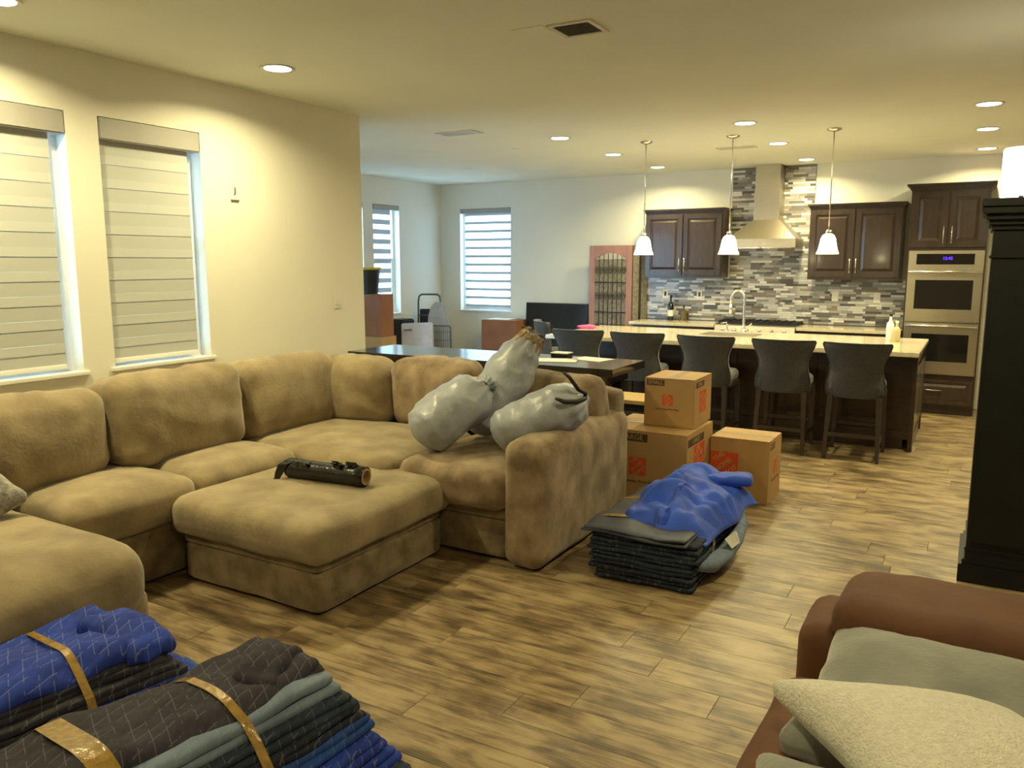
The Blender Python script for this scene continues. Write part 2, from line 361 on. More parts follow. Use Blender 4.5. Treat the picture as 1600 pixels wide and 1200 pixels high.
M = dict(
    wall=mat('cream_wall_paint', (0.79, 0.775, 0.69), 0.85, var=0.015, scale=2, bump=0.05, bscale=150),
    ceil=mat('ceiling_paint', (0.80, 0.82, 0.73), 0.9, var=0.015, scale=2, bump=0.05, bscale=120),
    white=mat('white_trim_paint', (0.82, 0.82, 0.80), 0.45, var=0.02),
    valance=mat('grey_valance', (0.36, 0.35, 0.335), 0.5, var=0.03),
    suede=mat('tan_microfiber', (0.335, 0.262, 0.150), 0.88, scale=5.5, col2=(0.215, 0.160, 0.085), bump=0.25, bscale=45, sheen=0.35),
    suede_dk=mat('tan_microfiber_mottled', (0.30, 0.228, 0.135), 0.88, scale=9, col2=(0.150, 0.108, 0.058), bump=0.25, bscale=45, sheen=0.3),
    suede_arm=mat('rosy_tan_microfiber', (0.37, 0.275, 0.175), 0.88, scale=7, col2=(0.17, 0.115, 0.065), bump=0.25, bscale=45, sheen=0.25, stretch=(1, 1, .8)),
    brownleather=mat('brown_microsuede', (0.125, 0.045, 0.014), 0.75, scale=6, col2=(0.090, 0.030, 0.009), bump=0.15, bscale=40, sheen=0.04),
    greypillow=mat('grey_velvet', (0.25, 0.26, 0.245), 0.9, scale=7, col2=(0.18, 0.188, 0.175), bump=0.2, bscale=60, sheen=0.5),
    cream=mat('cream_fleece', (0.84, 0.82, 0.74), 0.95, scale=60, col2=(0.74, 0.72, 0.64), bump=0.9, bscale=140, sheen=0.4),
    greyknit=mat('grey_knit', (0.42, 0.40, 0.37), 0.95, scale=30, col2=(0.20, 0.19, 0.18), bump=0.7, bscale=50),
    plastic=mat('grey_sack_plastic', (0.37, 0.40, 0.47), 0.36, var=0.10, scale=5, bump=0.75, bscale=16),
    blackcord=mat('black_cord', (0.012, 0.012, 0.012), 0.5),
    paperbrown=mat('brown_packing_paper', (0.45, 0.33, 0.20), 0.8, scale=25, col2=(0.12, 0.08, 0.05)),
    wrap=mat('black_stretch_film', (0.012, 0.013, 0.014), 0.22, var=0.2, bump=0.3, bscale=30),
    core=mat('cardboard_core', (0.46, 0.30, 0.17), 0.8),
    card=mat('cardboard', (0.46, 0.285, 0.118), 0.75, scale=3, col2=(0.40, 0.245, 0.10), bump=0.06, bscale=80),
    carddk=mat('reddish_cardboard', (0.30, 0.125, 0.060), 0.7, scale=3, col2=(0.25, 0.105, 0.05)),
    cardtape=mat('clear_brown_tape', (0.50, 0.40, 0.27), 0.25, var=0.05),
    orange=mat('orange_print', (0.62, 0.085, 0.015), 0.7, var=0.06, scale=20),
    ink=mat('dark_brown_print', (0.070, 0.045, 0.028), 0.7),
    cardlight=mat('unprinted_cardboard', (0.50, 0.32, 0.15), 0.75),
    tape=mat('tan_packing_tape', (0.42, 0.27, 0.075), 0.18, scale=30, col2=(0.28, 0.17, 0.04), bump=0.5, bscale=40, coat=0.6),
    espresso=mat('espresso_wood', (0.040, 0.022, 0.015), 0.35, scale=5, col2=(0.026, 0.014, 0.010), stretch=(1, 1, 6), coat=0.4),
    cabwood=mat('dark_walnut_cabinet', (0.046, 0.027, 0.021), 0.34, scale=6, col2=(0.030, 0.018, 0.014), stretch=(4, 4, 1), coat=0.3),
    black=mat('black_painted_wood', (0.007, 0.008, 0.008), 0.5, var=0.15, spec=0.3),
    tabletop=mat('glossy_black_tabletop', (0.018, 0.014, 0.013), 0.14, var=0.1, coat=0.5),
    steel=mat('brushed_stainless', (0.56, 0.51, 0.42), 0.34, 1.0, var=0.04, scale=20, stretch=(1, 1, 30)),
    chrome=mat('satin_nickel', (0.72, 0.70, 0.66), 0.22, 1.0, var=0.02),
    blackglass=mat('black_oven_glass', (0.010, 0.010, 0.009), 0.06, var=0.1),
    iron=mat('wrought_iron', (0.020, 0.018, 0.016), 0.55),
    grate=mat('cast_iron_grate', (0.015, 0.015, 0.016), 0.6),
    quartz=mat('cream_quartz', (0.70, 0.63, 0.47), 0.12, scale=30, col2=(0.62, 0.55, 0.40), coat=0.3),
    stoolfab=mat('grey_stool_linen', (0.062, 0.063, 0.068), 0.9, scale=40, col2=(0.048, 0.05, 0.054), bump=0.3, bscale=120, sheen=0.3),
    darkleg=mat('dark_stained_leg', (0.045, 0.032, 0.024), 0.45),
    redwood=mat('reddish_stained_wood', (0.36, 0.15, 0.065), 0.42, scale=5, col2=(0.28, 0.11, 0.045), stretch=(3, 3, .6), coat=0.2),
    lightwood=mat('honey_wood', (0.48, 0.33, 0.13), 0.4, scale=5, col2=(0.40, 0.27, 0.10), stretch=(1, 6, 1)),
    beige=mat('beige_metal_mesh', (0.27, 0.24, 0.185), 0.6, scale=30, col2=(0.14, 0.125, 0.10)),
    tvblack=mat('black_tv_panel', (0.006, 0.008, 0.012), 0.12, var=0.05),
    navy=mat('black_plastic', (0.010, 0.011, 0.016), 0.45),
    yellow=mat('yellow_plastic', (0.55, 0.42, 0.02), 0.45),
    ironing=mat('grey_cover_fabric', (0.36, 0.36, 0.36), 0.8),
    greymetal=mat('grey_tubular_metal', (0.10, 0.11, 0.12), 0.4, 0.6),
    whitetable=mat('white_blow_moulded_plastic', (0.60, 0.58, 0.62), 0.5),
    paper=mat('white_paper', (0.82, 0.82, 0.80), 0.7, var=0.03),
    pink=mat('pink_tissue', (0.75, 0.10, 0.30), 0.6),
    bottle=mat('black_bottle_glass', (0.010, 0.014, 0.010), 0.06, coat=0.5),
    olive=mat('olive_oil_glass', (0.14, 0.12, 0.03), 0.08, coat=0.5),
    soap=mat('cream_soap_bottle', (0.62, 0.52, 0.30), 0.25),
    outlet=mat('outlet_cover', (0.80, 0.78, 0.72), 0.35, var=0.02),
    ventdark=mat('vent_shadow', (0.10, 0.09, 0.07), 0.8),
    ventwhite=mat('vent_paint', (0.66, 0.63, 0.55), 0.5),
    grout=mat('grey_grout', (0.20, 0.195, 0.19), 0.9),
    blue=quilt_mat('royal_blue_quilt', (0.014, 0.050, 0.42), (0.009, 0.030, 0.28)),
    navyq=quilt_mat('navy_quilt', (0.013, 0.019, 0.046), (0.008, 0.011, 0.026), amt=0.16),
    charq=quilt_mat('charcoal_quilt', (0.032, 0.029, 0.050), (0.020, 0.018, 0.032), amt=0.16),
    greyblue=mat('slate_blanket', (0.040, 0.050, 0.085), 0.6, scale=6, col2=(0.026, 0.033, 0.060), sheen=0.08),
    tealq=quilt_mat('teal_grey_quilt', (0.19, 0.25, 0.36), (0.13, 0.175, 0.26), amt=0.16),
    midq=quilt_mat('mid_blue_quilt', (0.014, 0.070, 0.34), (0.010, 0.045, 0.22), amt=0.16),
    darkteal=quilt_mat('dark_teal_quilt', (0.018, 0.034, 0.066), (0.010, 0.020, 0.040), amt=0.16),
    brightblue=mat('bright_blue_cloth', (0.016, 0.085, 0.64), 0.7, scale=6, col2=(0.010, 0.055, 0.46), bump=0.3, bscale=30, sheen=0.1),
    floor=floor_mat(), tile=tile_mat(),
    glass=glass_pane('window_glass'),
    band=fabric_thru('woven_blind_band', (0.52, 0.54, 0.53), 0.04, 0.0),
    sheer=fabric_thru('overlapped_sheer_band', (0.58, 0.60, 0.59), 0.055, 0.0),
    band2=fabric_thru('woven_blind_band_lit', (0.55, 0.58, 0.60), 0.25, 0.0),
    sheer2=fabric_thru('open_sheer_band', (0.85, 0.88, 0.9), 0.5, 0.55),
    lens=emit('can_lens', (1.0, 0.93, 0.74), 14.0),
    shade=emit('lit_frosted_shade', (1.0, 0.90, 0.62), 7.0),
    lampshade=emit('lit_lamp_shade', (1.0, 0.97, 0.86), 5.0),
    bluedigit=emit('blue_clock_digits', (0.10, 0.03, 1.0), 3.0),
)

# ------------------------------------------------------------------ room shell
def wall_mesh(axis, f0, f1, a0, a1, z0, z1, holes):
    """slab between f0..f1 on 'axis' with rectangular openings (a0,a1,z0,z1) cut through"""
    bm = NB()
    As = sorted({a0, a1} | {h[0] for h in holes} | {h[1] for h in holes}); Zs = sorted({z0, z1} | {h[2] for h in holes} | {h[3] for h in holes})
    for i in range(len(As) - 1):
        for j in range(len(Zs) - 1):
            ca, cz = (As[i] + As[i + 1]) / 2, (Zs[j] + Zs[j + 1]) / 2
            if any(h[0] < ca < h[1] and h[2] < cz < h[3] for h in holes): continue
            if axis == 'x': box(bm, f0, f1, As[i], As[i + 1], Zs[j], Zs[j + 1])
            else: box(bm, As[i], As[i + 1], f0, f1, Zs[j], Zs[j + 1])
    bmesh.ops.remove_doubles(bm, verts=bm.verts, dist=1e-5)
    # drop the inner faces shared by neighbouring cells
    seen = {}
    for f in bm.faces:
        k = tuple(sorted(v.index for v in f.verts)) if False else frozenset(v for v in f.verts); seen.setdefault(k, []).append(f)
    bmesh.ops.delete(bm, geom=[f for fs in seen.values() if len(fs) > 1 for f in fs], context='FACES')
    return bm

T = 0.18
W1 = (2.02, 2.83, 1.06, 2.55); W2 = (3.03, 3.75, 1.06, 2.55)        # living windows: y0,y1,z0,z1
W3 = (8.05, 8.86, 0.95, 2.52); W4 = (9.08, 9.68, 0.95, 2.52)        # dining side wall
W5 = (-7.14, -6.22, 0.95, 2.52)                                     # dining back wall: x0,x1
struct('wall_left', wall_mesh('x', XL - T, XL, YN, YE, 0, CEIL, [W1, W2]), M['wall'])
D1 = (-7.15, -5.05, 0.0, 2.35)                                      # glazed patio door that lights the dining side
struct('wall_return', wall_mesh('y', YE - T, YE, XF, XL - T, 0, CEIL, [D1]), M['wall'])
struct('wall_dining', wall_mesh('x', XF - T, XF, YE - T, YB + T, 0, CEIL, [W3, W4]), M['wall'])
struct('wall_back', wall_mesh('y', YB, YB + T, XF, XR + T, 0, CEIL, [W5]), M['wall'])
struct('wall_right', wall_mesh('x', XR, XR + T, YN - T, YB, 0, CEIL, []), M['wall'])
struct('wall_rear', wall_mesh('y', YN - T, YN, XL - T, XR, 0, CEIL, []), M['wall'])
bm = NB(); box(bm, XF - T, XR + T, YN - T, YB + T, CEIL, CEIL + 0.15); struct('ceiling', bm, M['ceil'])

# floor: a base slab and real planks on it
bm = NB(); box(bm, XF - T, XR + T, YN - T, YB + T, -0.12, -0.008)
floor = struct('floor', bm, M['ink'])
def project(x, y, z):
    cy, sy = math.cos(math.radians(YAW)), math.sin(math.radians(YAW)); cp, sp = math.cos(math.radians(PITCH)), math.sin(math.radians(PITCH))
    f = Vector((-sy * cp, cy * cp, -sp)); r = Vector((cy, sy, 0)); u = r.cross(f); v = Vector((x, y, z - CAMH))
    d = v.dot(f)
    return None if d < 0.2 else (800 + FPX * v.dot(r) / d, 600 - FPX * v.dot(u) / d, d)
PW, PL, GAP = 0.185, 1.22, 0.0016
planks = []
rr = random.Random(3)
y = YN
row = 0
while y < YB:
    off = rr.random() * PL; x = XF - off
    while x < XR:
        a, b_ = max(x, XF), min(x + PL, XR)
        inside = not (b_ < XL - 0.0 and y + PW < YE)
        if b_ - a > 0.05 and inside: planks.append((a, b_, y, min(y + PW, YB), a == x and b_ == x + PL))
        x += PL
    y += PW; row += 1
def visible_size(p):
    q = project((p[0] + p[1]) / 2, (p[2] + p[3]) / 2, 0)
    if q is None or not (-250 < q[0] < 1850 and 300 < q[1] < 1500): return 0
    cx, cy = (p[0] + p[1]) / 2, (p[2] + p[3]) / 2
    if cx < -3.6 and cy < 5.0: return 0.001       # under the sofa
    return 1 / q[2] ** 3
planks.sort(key=lambda p: -visible_size(p) if p[4] else 0)
def plank_bm(l, w_):
    b = NB(); fs = box(b, GAP / 2, l - GAP / 2, GAP / 2, w_ - GAP / 2, -0.0075, 0.0)
    top = [e for e in b.edges if all(abs(v.co.z) < 1e-6 for v in e.verts)]
    bmesh.ops.bevel(b, geom=top, offset=0.0008, segments=1, affect='EDGES'); return b
b0 = plank_bm(PL, PW); me0 = bpy.data.meshes.new('plank'); bmesh.ops.recalc_face_normals(b0, faces=b0.faces); b0.to_mesh(me0); b0.free()
rest = NB()
for i, p in enumerate(planks):
    if i < 290 and p[4] and visible_size(p) > 0.002:
        o = link('plank', me0, M['floor'], floor); o.location = (p[0], p[2], 0)
    else:
        box(rest, p[0] + GAP / 2, p[1] - GAP / 2, p[2] + GAP / 2, p[3] - GAP / 2, -0.0075, 0.0)
o = obj('plank_field', rest, M['floor'], floor); o['kind'] = 'stuff'

# baseboards
def board(name, x0, x1, y0, y1):
    bm = NB(); box(bm, x0, x1, y0, y1, 0, 0.12, 0.004); struct(name, bm, M['white'])
board('baseboard_left', XL, XL + 0.014, YN, YE); board('baseboard_dining', XF, XF + 0.014, YE, YB)
board('baseboard_back', XF + .014, -4.05, YB - 0.014, YB); board('baseboard_return', -5.05, XL, YE, YE + 0.014)

# ------------------------------------------------------------------ windows and blinds
def window(name, axis, face, inward, a0, a1, z0, z1):
    """axis: wall normal; face: room-side plane; inward: +1/-1 direction into the room along the axis"""
    ctr = (face, (a0 + a1) / 2, z0) if axis == 'x' else ((a0 + a1) / 2, face, z0)
    t = thing(name, None, None, ctr, kind='structure')
    def bx(bm, d0, d1, p0, p1, q0, q1, bev=0.0):
        f0, f1 = face + inward * d0, face + inward * d1
        if axis == 'x': box(bm, f0, f1, p0, p1, q0, q1, bev)
        else: box(bm, p0, p1, f0, f1, q0, q1, bev)
    w_ = 0.045
    bm = NB()
    bx(bm, -0.16, -0.10, a0, a0 + w_, z0, z1); bx(bm, -0.16, -0.10, a1 - w_, a1, z0, z1)
    bx(bm, -0.16, -0.10, a0 + w_, a1 - w_, z0, z0 + w_); bx(bm, -0.16, -0.10, a0 + w_, a1 - w_, z1 - w_, z1)
    obj('window_frame', bm, M['white'], t)
    zm = (z0 + z1) / 2
    bm = NB(); bx(bm, -0.13, -0.105, a0 + w_, a1 - w_, zm - .02, zm + .02); bx(bm, -0.13, -0.105, a0 + w_, a0 + w_ + .03, z0 + w_, zm - .02); bx(bm, -0.13, -0.105, a1 - w_ - .03, a1 - w_, z0 + w_, zm - .02)
    bx(bm, -0.13, -0.105, a0 + w_ + .03, a1 - w_ - .03, z0 + w_, z0 + w_ + .03)
    obj('sash', bm, M['white'], t)
    for q0, q1, d in ((z0 + w_, zm, -0.118), (zm, z1 - w_, -0.145)):
        bm = NB(); bx(bm, d, d + 0.004, a0 + w_, a1 - w_, q0, q1); obj('pane', bm, M['glass'], t)
    bm = NB(); bx(bm, -0.10, 0.022, a0 - 0.03, a1 + 0.03, z0 - 0.022, z0 + 0.002, 0.004); obj('window_sill', bm, M['white'], t)
    return t
window('window_1', 'x', XL, 1, *W1); window('window_2', 'x', XL, 1, *W2)
window('window_3', 'x', XF, 1, *W3); window('window_4', 'x', XF, 1, *W4)
window('window_5', 'y', YB, -1, *W5)
dt = thing('door_1', None, None, ((D1[0] + D1[1]) / 2, YE - .1, 0), kind='structure')
bm = NB(); box(bm, D1[0], D1[0] + .05, YE - .16, YE - .04, 0, 2.35); box(bm, D1[1] - .05, D1[1], YE - .16, YE - .04, 0, 2.35); box(bm, D1[0] + .05, D1[1] - .05, YE - .16, YE - .04, 2.30, 2.35); box(bm, D1[0] + .05, D1[1] - .05, YE - .16, YE - .04, 0, .03); obj('door_frame', bm, M['white'], dt)
for k in range(2):
    a = D1[0] + .05 + k * 1.0; yy = YE - .13 + k * .045
    bm = NB(); box(bm, a, a + .06, yy, yy + .035, .03, 2.30); box(bm, a + .94, a + 1.0, yy, yy + .035, .03, 2.30); box(bm, a + .06, a + .94, yy, yy + .035, .03, .10); box(bm, a + .06, a + .94, yy, yy + .035, 2.23, 2.30); sp_ = obj('sliding_panel', bm, M['white'], dt)
    bm = NB(); box(bm, a + .06, a + .94, yy + .015, yy + .02, .10, 2.23); obj('pane', bm, M['glass'], sp_)
area('sky_portal', ((D1[0] + D1[1]) / 2, YE - 0.17, 1.175), 2.1, 1, (1, 1, 1), rot=(PI / 2, 0, 0), shape='RECTANGLE', size_y=2.35, portal=True)
# openings are lit by the sky: portals guide the sampling of that same sky
for (wy0, wy1, wz0, wz1), X in ((W1, XL), (W2, XL), (W3, XF), (W4, XF)):
    area('sky_portal', (X - 0.17, (wy0 + wy1) / 2, (wz0 + wz1) / 2), wz1 - wz0, 1, (1, 1, 1), rot=(0, -PI / 2, 0), shape='RECTANGLE', size_y=wy1 - wy0, portal=True)
area('sky_portal', ((W5[0] + W5[1]) / 2, YB + 0.17, (W5[2] + W5[3]) / 2), W5[1] - W5[0], 1, (1, 1, 1), rot=(-PI / 2, 0, 0), shape='RECTANGLE', size_y=W5[3] - W5[2], portal=True)

def blind(label, axis, face, inward, a0, a1, ztop, zbot, pitch, frac, mb, ms, fascia, a0v=None, a1v=None, group=None):
    ctr = (face, (a0 + a1) / 2, zbot) if axis == 'x' else ((a0 + a1) / 2, face, zbot)
    t = thing('zebra_blind', label, 'window blind', ctr, group=group)
    def bx(bm, d0, d1, p0, p1, q0, q1, bev=0.0):
        f0, f1 = face + inward * d0, face + inward * d1
        if axis == 'x': box(bm, f0, f1, p0, p1, q0, q1, bev)
        else: box(bm, p0, p1, f0, f1, q0, q1, bev)
    v0, v1 = a0v or a0, a1v or a1
    bm = NB(); bx(bm, -0.085, 0.006, v0, v1, ztop - fascia, ztop - .004, 0.006); obj('valance', bm, M['valance'], t)
    bm = NB(); bx(bm, -0.05, -0.03, a0, a1, zbot, zbot + 0.03, 0.006); obj('bottom_rail', bm, M['white'], t)
    z = ztop - fascia; i = 0
    while z > zbot + 0.03:
        zb = max(z - pitch * frac, zbot + 0.03)
        bm = NB(); bx(bm, -0.046, -0.042, a0, a1, zb, z); obj('woven_band', bm, mb, t)
        if zb <= zbot + 0.03: break
        zs = max(z - pitch, zbot + 0.03)
        bm = NB(); bx(bm, -0.041, -0.039, a0, a1, zs, zb); obj('sheer_band', bm, ms, t)
        z = zs
    return t
blind('closed grey-beige banded blind at the left edge of the photo', 'x', XL, 1, 2.04, 2.75, 2.55, 1.08, 0.138, 0.62, M['band'], M['sheer'], 0.13, 2.025, 2.825)
blind('closed beige banded blind on the living room window nearer the light switch', 'x', XL, 1, 3.05, 3.675, 2.55, 1.08, 0.138, 0.62, M['band'], M['sheer'], 0.13, 3.035, 3.745)
blind('narrow banded blind half hidden by the end of the living room wall', 'x', XF, 1, 8.07, 8.74, 2.52, 0.97, 0.14, 0.5, M['band2'], M['sheer2'], 0.07, 8.055, 8.855)
blind('blue-white banded blind on the dining side window, above the stacked cartons', 'x', XF, 1, 9.10, 9.52, 2.52, 0.97, 0.14, 0.5, M['band2'], M['sheer2'], 0.07, 9.085, 9.675)
blind('open banded blind with bright daylight stripes on the dining back window', 'y', YB, -1, -7.07, -6.23, 2.52, 0.97, 0.128, 0.30, M['band2'], M['sheer2'], 0.07, -7.135, -6.225)

# ------------------------------------------------------------------ ceiling fixtures
def can(x, y, label, lens_r=0.085, power=None):
    t = thing('recessed_light', label, 'ceiling light', (x, y, CEIL), group='recessed ceiling cans')
    bm = NB(); lathe(bm, [(0.082, -0.004), (0.105, -0.009), (0.108, -0.001), (0.082, -0.0005)], 32, (x, y, CEIL), cap=False); obj('trim_ring', bm, M['white'], t, smooth=True)
    bm = NB(); lathe(bm, [(0.001, -0.006), (0.082, -0.006), (0.082, -0.002), (0.001, -0.002)], 32, (x, y, CEIL), cap=False); obj('lens', bm, M['lens'], t)
    area('can_lamp', (x, y, CEIL - 0.012), 0.15, power or CAN_W, WARM, spread=math.radians(153))
for x, y, s in [(-3.90, 3.83, 'round recessed light above the living room wall, nearest the sofa windows'),
                (-4.03, 2.22, 'recessed light cut by the upper left corner of the photo'),
                (-3.65, 7.27, 'recessed light in front, in the left row over the kitchen'),
                (-3.67, 8.65, 'middle recessed light of the left kitchen row, just left of the first pendant'),
                (-3.66, 10.07, 'recessed light closest to the back wall above the left wall cabinet'),
                (-1.87, 7.31, 'front recessed light of the middle row, between second and third pendant'),
                (-1.88, 8.70, 'middle recessed light of the centre row, in front of the range hood'),
                (-1.87, 10.20, 'recessed light right of the hood chimney, nearest the mosaic column'),
                (-0.035, 7.37, 'front recessed light of the right-hand ceiling row'),
                (-0.035, 8.72, 'middle recessed light of the right-hand ceiling row'),
                (-0.03, 10.19, 'rear recessed light of the right row, washing the wall above the oven cabinet')]:
    can(x, y, s)
# unseen can lamps added for exposure outside the frame, continuing the same grid
area('can_lamp', (-0.03, 3.85, CEIL - 0.012), 0.15, CAN_W, WARM, spread=math.radians(153))
area('can_lamp', (-0.03, 0.6, CEIL - 0.012), 0.15, CAN_W * .8, WARM, spread=math.radians(153))
area('can_lamp', (-3.95, 0.2, CEIL - 0.012), 0.15, CAN_W * .8, WARM, spread=math.radians(153))

def vent(label, x, y, lx, ly, nsl=8, dark=True, group=None):
    t = thing('ceiling_vent', label, 'air vent', (x, y, CEIL), group=group)
    bm = NB()
    for a in (-1, 1): box(bm, x - lx / 2, x + lx / 2, y + a * (ly / 2 + .012) - .012, y + a * (ly / 2 + .012) + .012, CEIL - .008, CEIL - .0005); box(bm, x + a * (lx / 2 + .012) - .012, x + a * (lx / 2 + .012) + .012, y - ly / 2 - .024, y + ly / 2 + .024, CEIL - .008, CEIL - .0005)
    obj('vent_frame', bm, M['ventwhite'], t)
    bm = NB(); box(bm, x - lx / 2, x + lx / 2, y - ly / 2, y + ly / 2, CEIL - .002, CEIL - .0005); obj('backing', bm, M['ventdark'] if dark else M['ventwhite'], t)
    for i in range(nsl):
        yy = y - ly / 2 + (i + .5) * ly / nsl
        bm = NB(); box(bm, x - lx / 2, x + lx / 2, yy - .006, yy + .001, CEIL - .007, CEIL - .003); obj('slat', bm, M['ventdark'] if dark else M['ventwhite'], t)
    return t
vent('dark square return air grille on the ceiling near the top of the photo', -1.90, 3.98, 0.20, 0.20, 8)
vent('pale rectangular ceiling register over the dining side', -4.33, 6.52, 0.36, 0.16, 6, False)
vent('slim grey ceiling register behind the middle pendant', -2.33, 8.80, 0.36, 0.10, 4, False)
bm = NB(); box(bm, -2.22, -2.04, 3.84, 3.98, CEIL - .003, CEIL - .0005); tag(obj('ceiling_cover_plate', bm, M['ceil']), 'flat painted cover plate on the ceiling beside the dark grille', 'cover plate')
for x, y, l in ((-5.86, 9.05, 'small white sprinkler cover on the dining ceiling near the room corner'), (-4.39, 7.70, 'small white sprinkler cover on the ceiling in front of the dining side')):
    bm = NB(); lathe(bm, [(0.001, -.014), (0.03, -.012), (0.042, -.004), (0.044, -.0005)], 20, (x, y, CEIL), cap=False); tag(obj('sprinkler_cover', bm, M['white'], smooth=True), l, 'sprinkler cover')

def pendant(x, y, label):
    t = thing('pendant_lamp', label, 'pendant lamp', (x, y, 1.78), group='three pendants over the island')
    bm = NB(); lathe(bm, [(0.001, -.028), (0.02, -.026), (0.06, -.012), (0.065, -.0005)], 24, (x, y, CEIL), cap=False); obj('canopy', bm, M['chrome'], t, smooth=True)
    bm = NB(); tube(bm, [(x, y, CEIL - .02), (x, y, 1.985)], 0.0055, 8); obj('rod', bm, M['chrome'], t, smooth=True)
    bm = NB(); lathe(bm, [(0.010, .225), (0.024, .215), (0.028, .185), (0.020, .175)], 20, (x, y, 1.775)); obj('socket', bm, M['chrome'], t, smooth=True)
    bm = NB(); prof = [(0.030, .185), (0.050, .172), (0.066, .140), (0.074, .095), (0.084, .045), (0.097, .010), (0.100, 0.0), (0.095, 0.002), (0.080, .045), (0.070, .095), (0.060, .138), (0.046, .165), (0.028, .178)]
    lathe(bm, prof, 28, (x, y, 1.775), cap=False); obj('glass_shade', bm, M['shade'], t, smooth=True)
    d = bpy.data.lights.new('pendant_bulb', 'POINT'); d.energy = PEND_W; d.color = WARM; d.shadow_soft_size = 0.04
    o = bpy.data.objects.new('pendant_bulb', d); COL.objects.link(o); o.location = (x, y, 1.76)
pendant(-3.01, 7.93, 'left pendant lamp with lit bell shade in front of the left wall cabinet')
pendant(-2.15, 7.98, 'middle pendant lamp with lit bell shade next to the range hood')
pendant(-1.24, 8.02, 'right pendant lamp with lit bell shade in front of the right wall cabinet')

# ------------------------------------------------------------------ kitchen
def raised_door(name, x0, x1, z0, z1, yf, m, parent, handle=None, hlabel='satin metal bar handle', hz=None, horizontal=False):
    """door front facing -y at yf"""
    bm = NB(); st = 0.062 if not horizontal else 0.04
    box(bm, x0, x0 + st, yf - .022, yf, z0, z1, .003); box(bm, x1 - st, x1, yf - .022, yf, z0, z1, .003)
    box(bm, x0 + st, x1 - st, yf - .022, yf, z1 - st, z1, .003); box(bm, x0 + st, x1 - st, yf - .022, yf, z0, z0 + st, .003)
    box(bm, x0 + st, x1 - st, yf - .008, yf, z0 + st, z1 - st)
    # raised centre with sloped border
    a0, a1, c0, c1 = x0 + st + .012, x1 - st - .012, z0 + st + .012, z1 - st - .012; s = .03
    vo = [bm.verts.new((a, yf - .008, c)) for a, c in ((a0, c0), (a1, c0), (a1, c1), (a0, c1))]
    vi = [bm.verts.new((a, yf - .019, c)) for a, c in ((a0 + s, c0 + s), (a1 - s, c0 + s), (a1 - s, c1 - s), (a0 + s, c1 - s))]
    bm.faces.new(vi)
    for k in range(4): bm.faces.new((vo[k], vo[(k + 1) % 4], vi[(k + 1) % 4], vi[k]))
    d = obj(name, bm, m, parent)
    if handle is not None:
        b = NB()
        if horizontal:
            zc = (z0 + z1) / 2 if hz is None else hz; tube(b, [(handle - .08, yf - .045, zc), (handle + .08, yf - .045, zc)], .007, 8)
            for s_ in (-.06, .06): tube(b, [(handle + s_, yf - .020, zc), (handle + s_, yf - .045, zc)], .005, 6)
        else:
            h0, h1 = hz; tube(b, [(handle, yf - .05, h0), (handle, yf - .05, h1)], .007, 8)
            for z in (h0 + .02, h1 - .02): tube(b, [(handle, yf - .020, z), (handle, yf - .05, z)], .005, 6)
        obj('handle', b, M['chrome'], d, smooth=True)
    return d

def crown(bm, x0, x1, yf, yb, z, h=.06, out=.045):
    for k in range(3):
        o_ = out * (k + 1) / 3; box(bm, x0 - o_, x1 + o_, yf - o_, yb, z + h * k / 3, z + h * (k + 1) / 3)

def wall_cabinet(label, x0, x1, z0, z1, yf=10.42):
    t = thing('wall_cabinet', label, 'kitchen cabinet', ((x0 + x1) / 2, YB - .005, z0))
    bm = NB(); box(bm, x0, x1, yf, YB - .004, z0, z1 - .05); obj('body', bm, M['cabwood'], t)
    bm = NB(); crown(bm, x0, x1, yf, YB - .004, z1 - .05, .05, .03); obj('crown_moulding', bm, M['cabwood'], t)
    xm = (x0 + x1) / 2
    raised_door('door', x0 + .012, xm - .006, z0 + .03, z1 - .07, yf, M['cabwood'], t, xm - .035, hz=(z0 + .08, z0 + .25))
    raised_door('door', xm + .006, x1 - .012, z0 + .03, z1 - .07, yf, M['cabwood'], t, xm + .035, hz=(z0 + .08, z0 + .25))
    return t
wall_cabinet('dark wood two-door wall cabinet left of the range hood', -3.93, -2.89, 1.50, 2.39)
wall_cabinet('dark wood two-door wall cabinet between range hood and oven tower', -1.83, -0.80, 1.49, 2.39)

# mosaic backsplash: a board with separate strip tiles on it
bsp = thing('tile_backsplash', 'grey, white and brown strip-mosaic backsplash rising to the ceiling behind the hood', 'backsplash', (-2.4, YB - .002, .92))
bm = NB(); box(bm, -4.04, -0.745, YB - .008, YB - .002, .92, 1.487); box(bm, -2.87, -1.84, YB - .008, YB - .002, 1.487, CEIL - .001); obj('grout_bed', bm, M['grout'], bsp)
tr_ = random.Random(11); tiles = []
RH = 0.0295
z = 0.925; 
while z < CEIL - RH:
    a, b_ = (-4.03, -0.75) if z + RH < 1.50 else (-2.865, -1.845)
    x = a
    while x < b_ - .012:
        l = tr_.choice([.06, .09, .12, .15, .18]); l = min(l, b_ - x); 
        tiles.append((x, l, z)); x += l
    z += RH
def tile_score(t):
    x, l, z = t[0] + t[1] / 2, t[1], t[2]
    s = l
    if -2.53 < x < -2.19 and z > 2.2: s -= 1        # behind the chimney
    if -2.75 < x < -1.97 and 1.87 < z < 2.1: s -= 1
    if x > -0.8 or z < 1.0: s -= .05
    if -3.9 < x < -1.9 and z > 1.5: s += .02
    return s
tiles.sort(key=lambda t: -tile_score(t))
tm = {}
restt = NB()
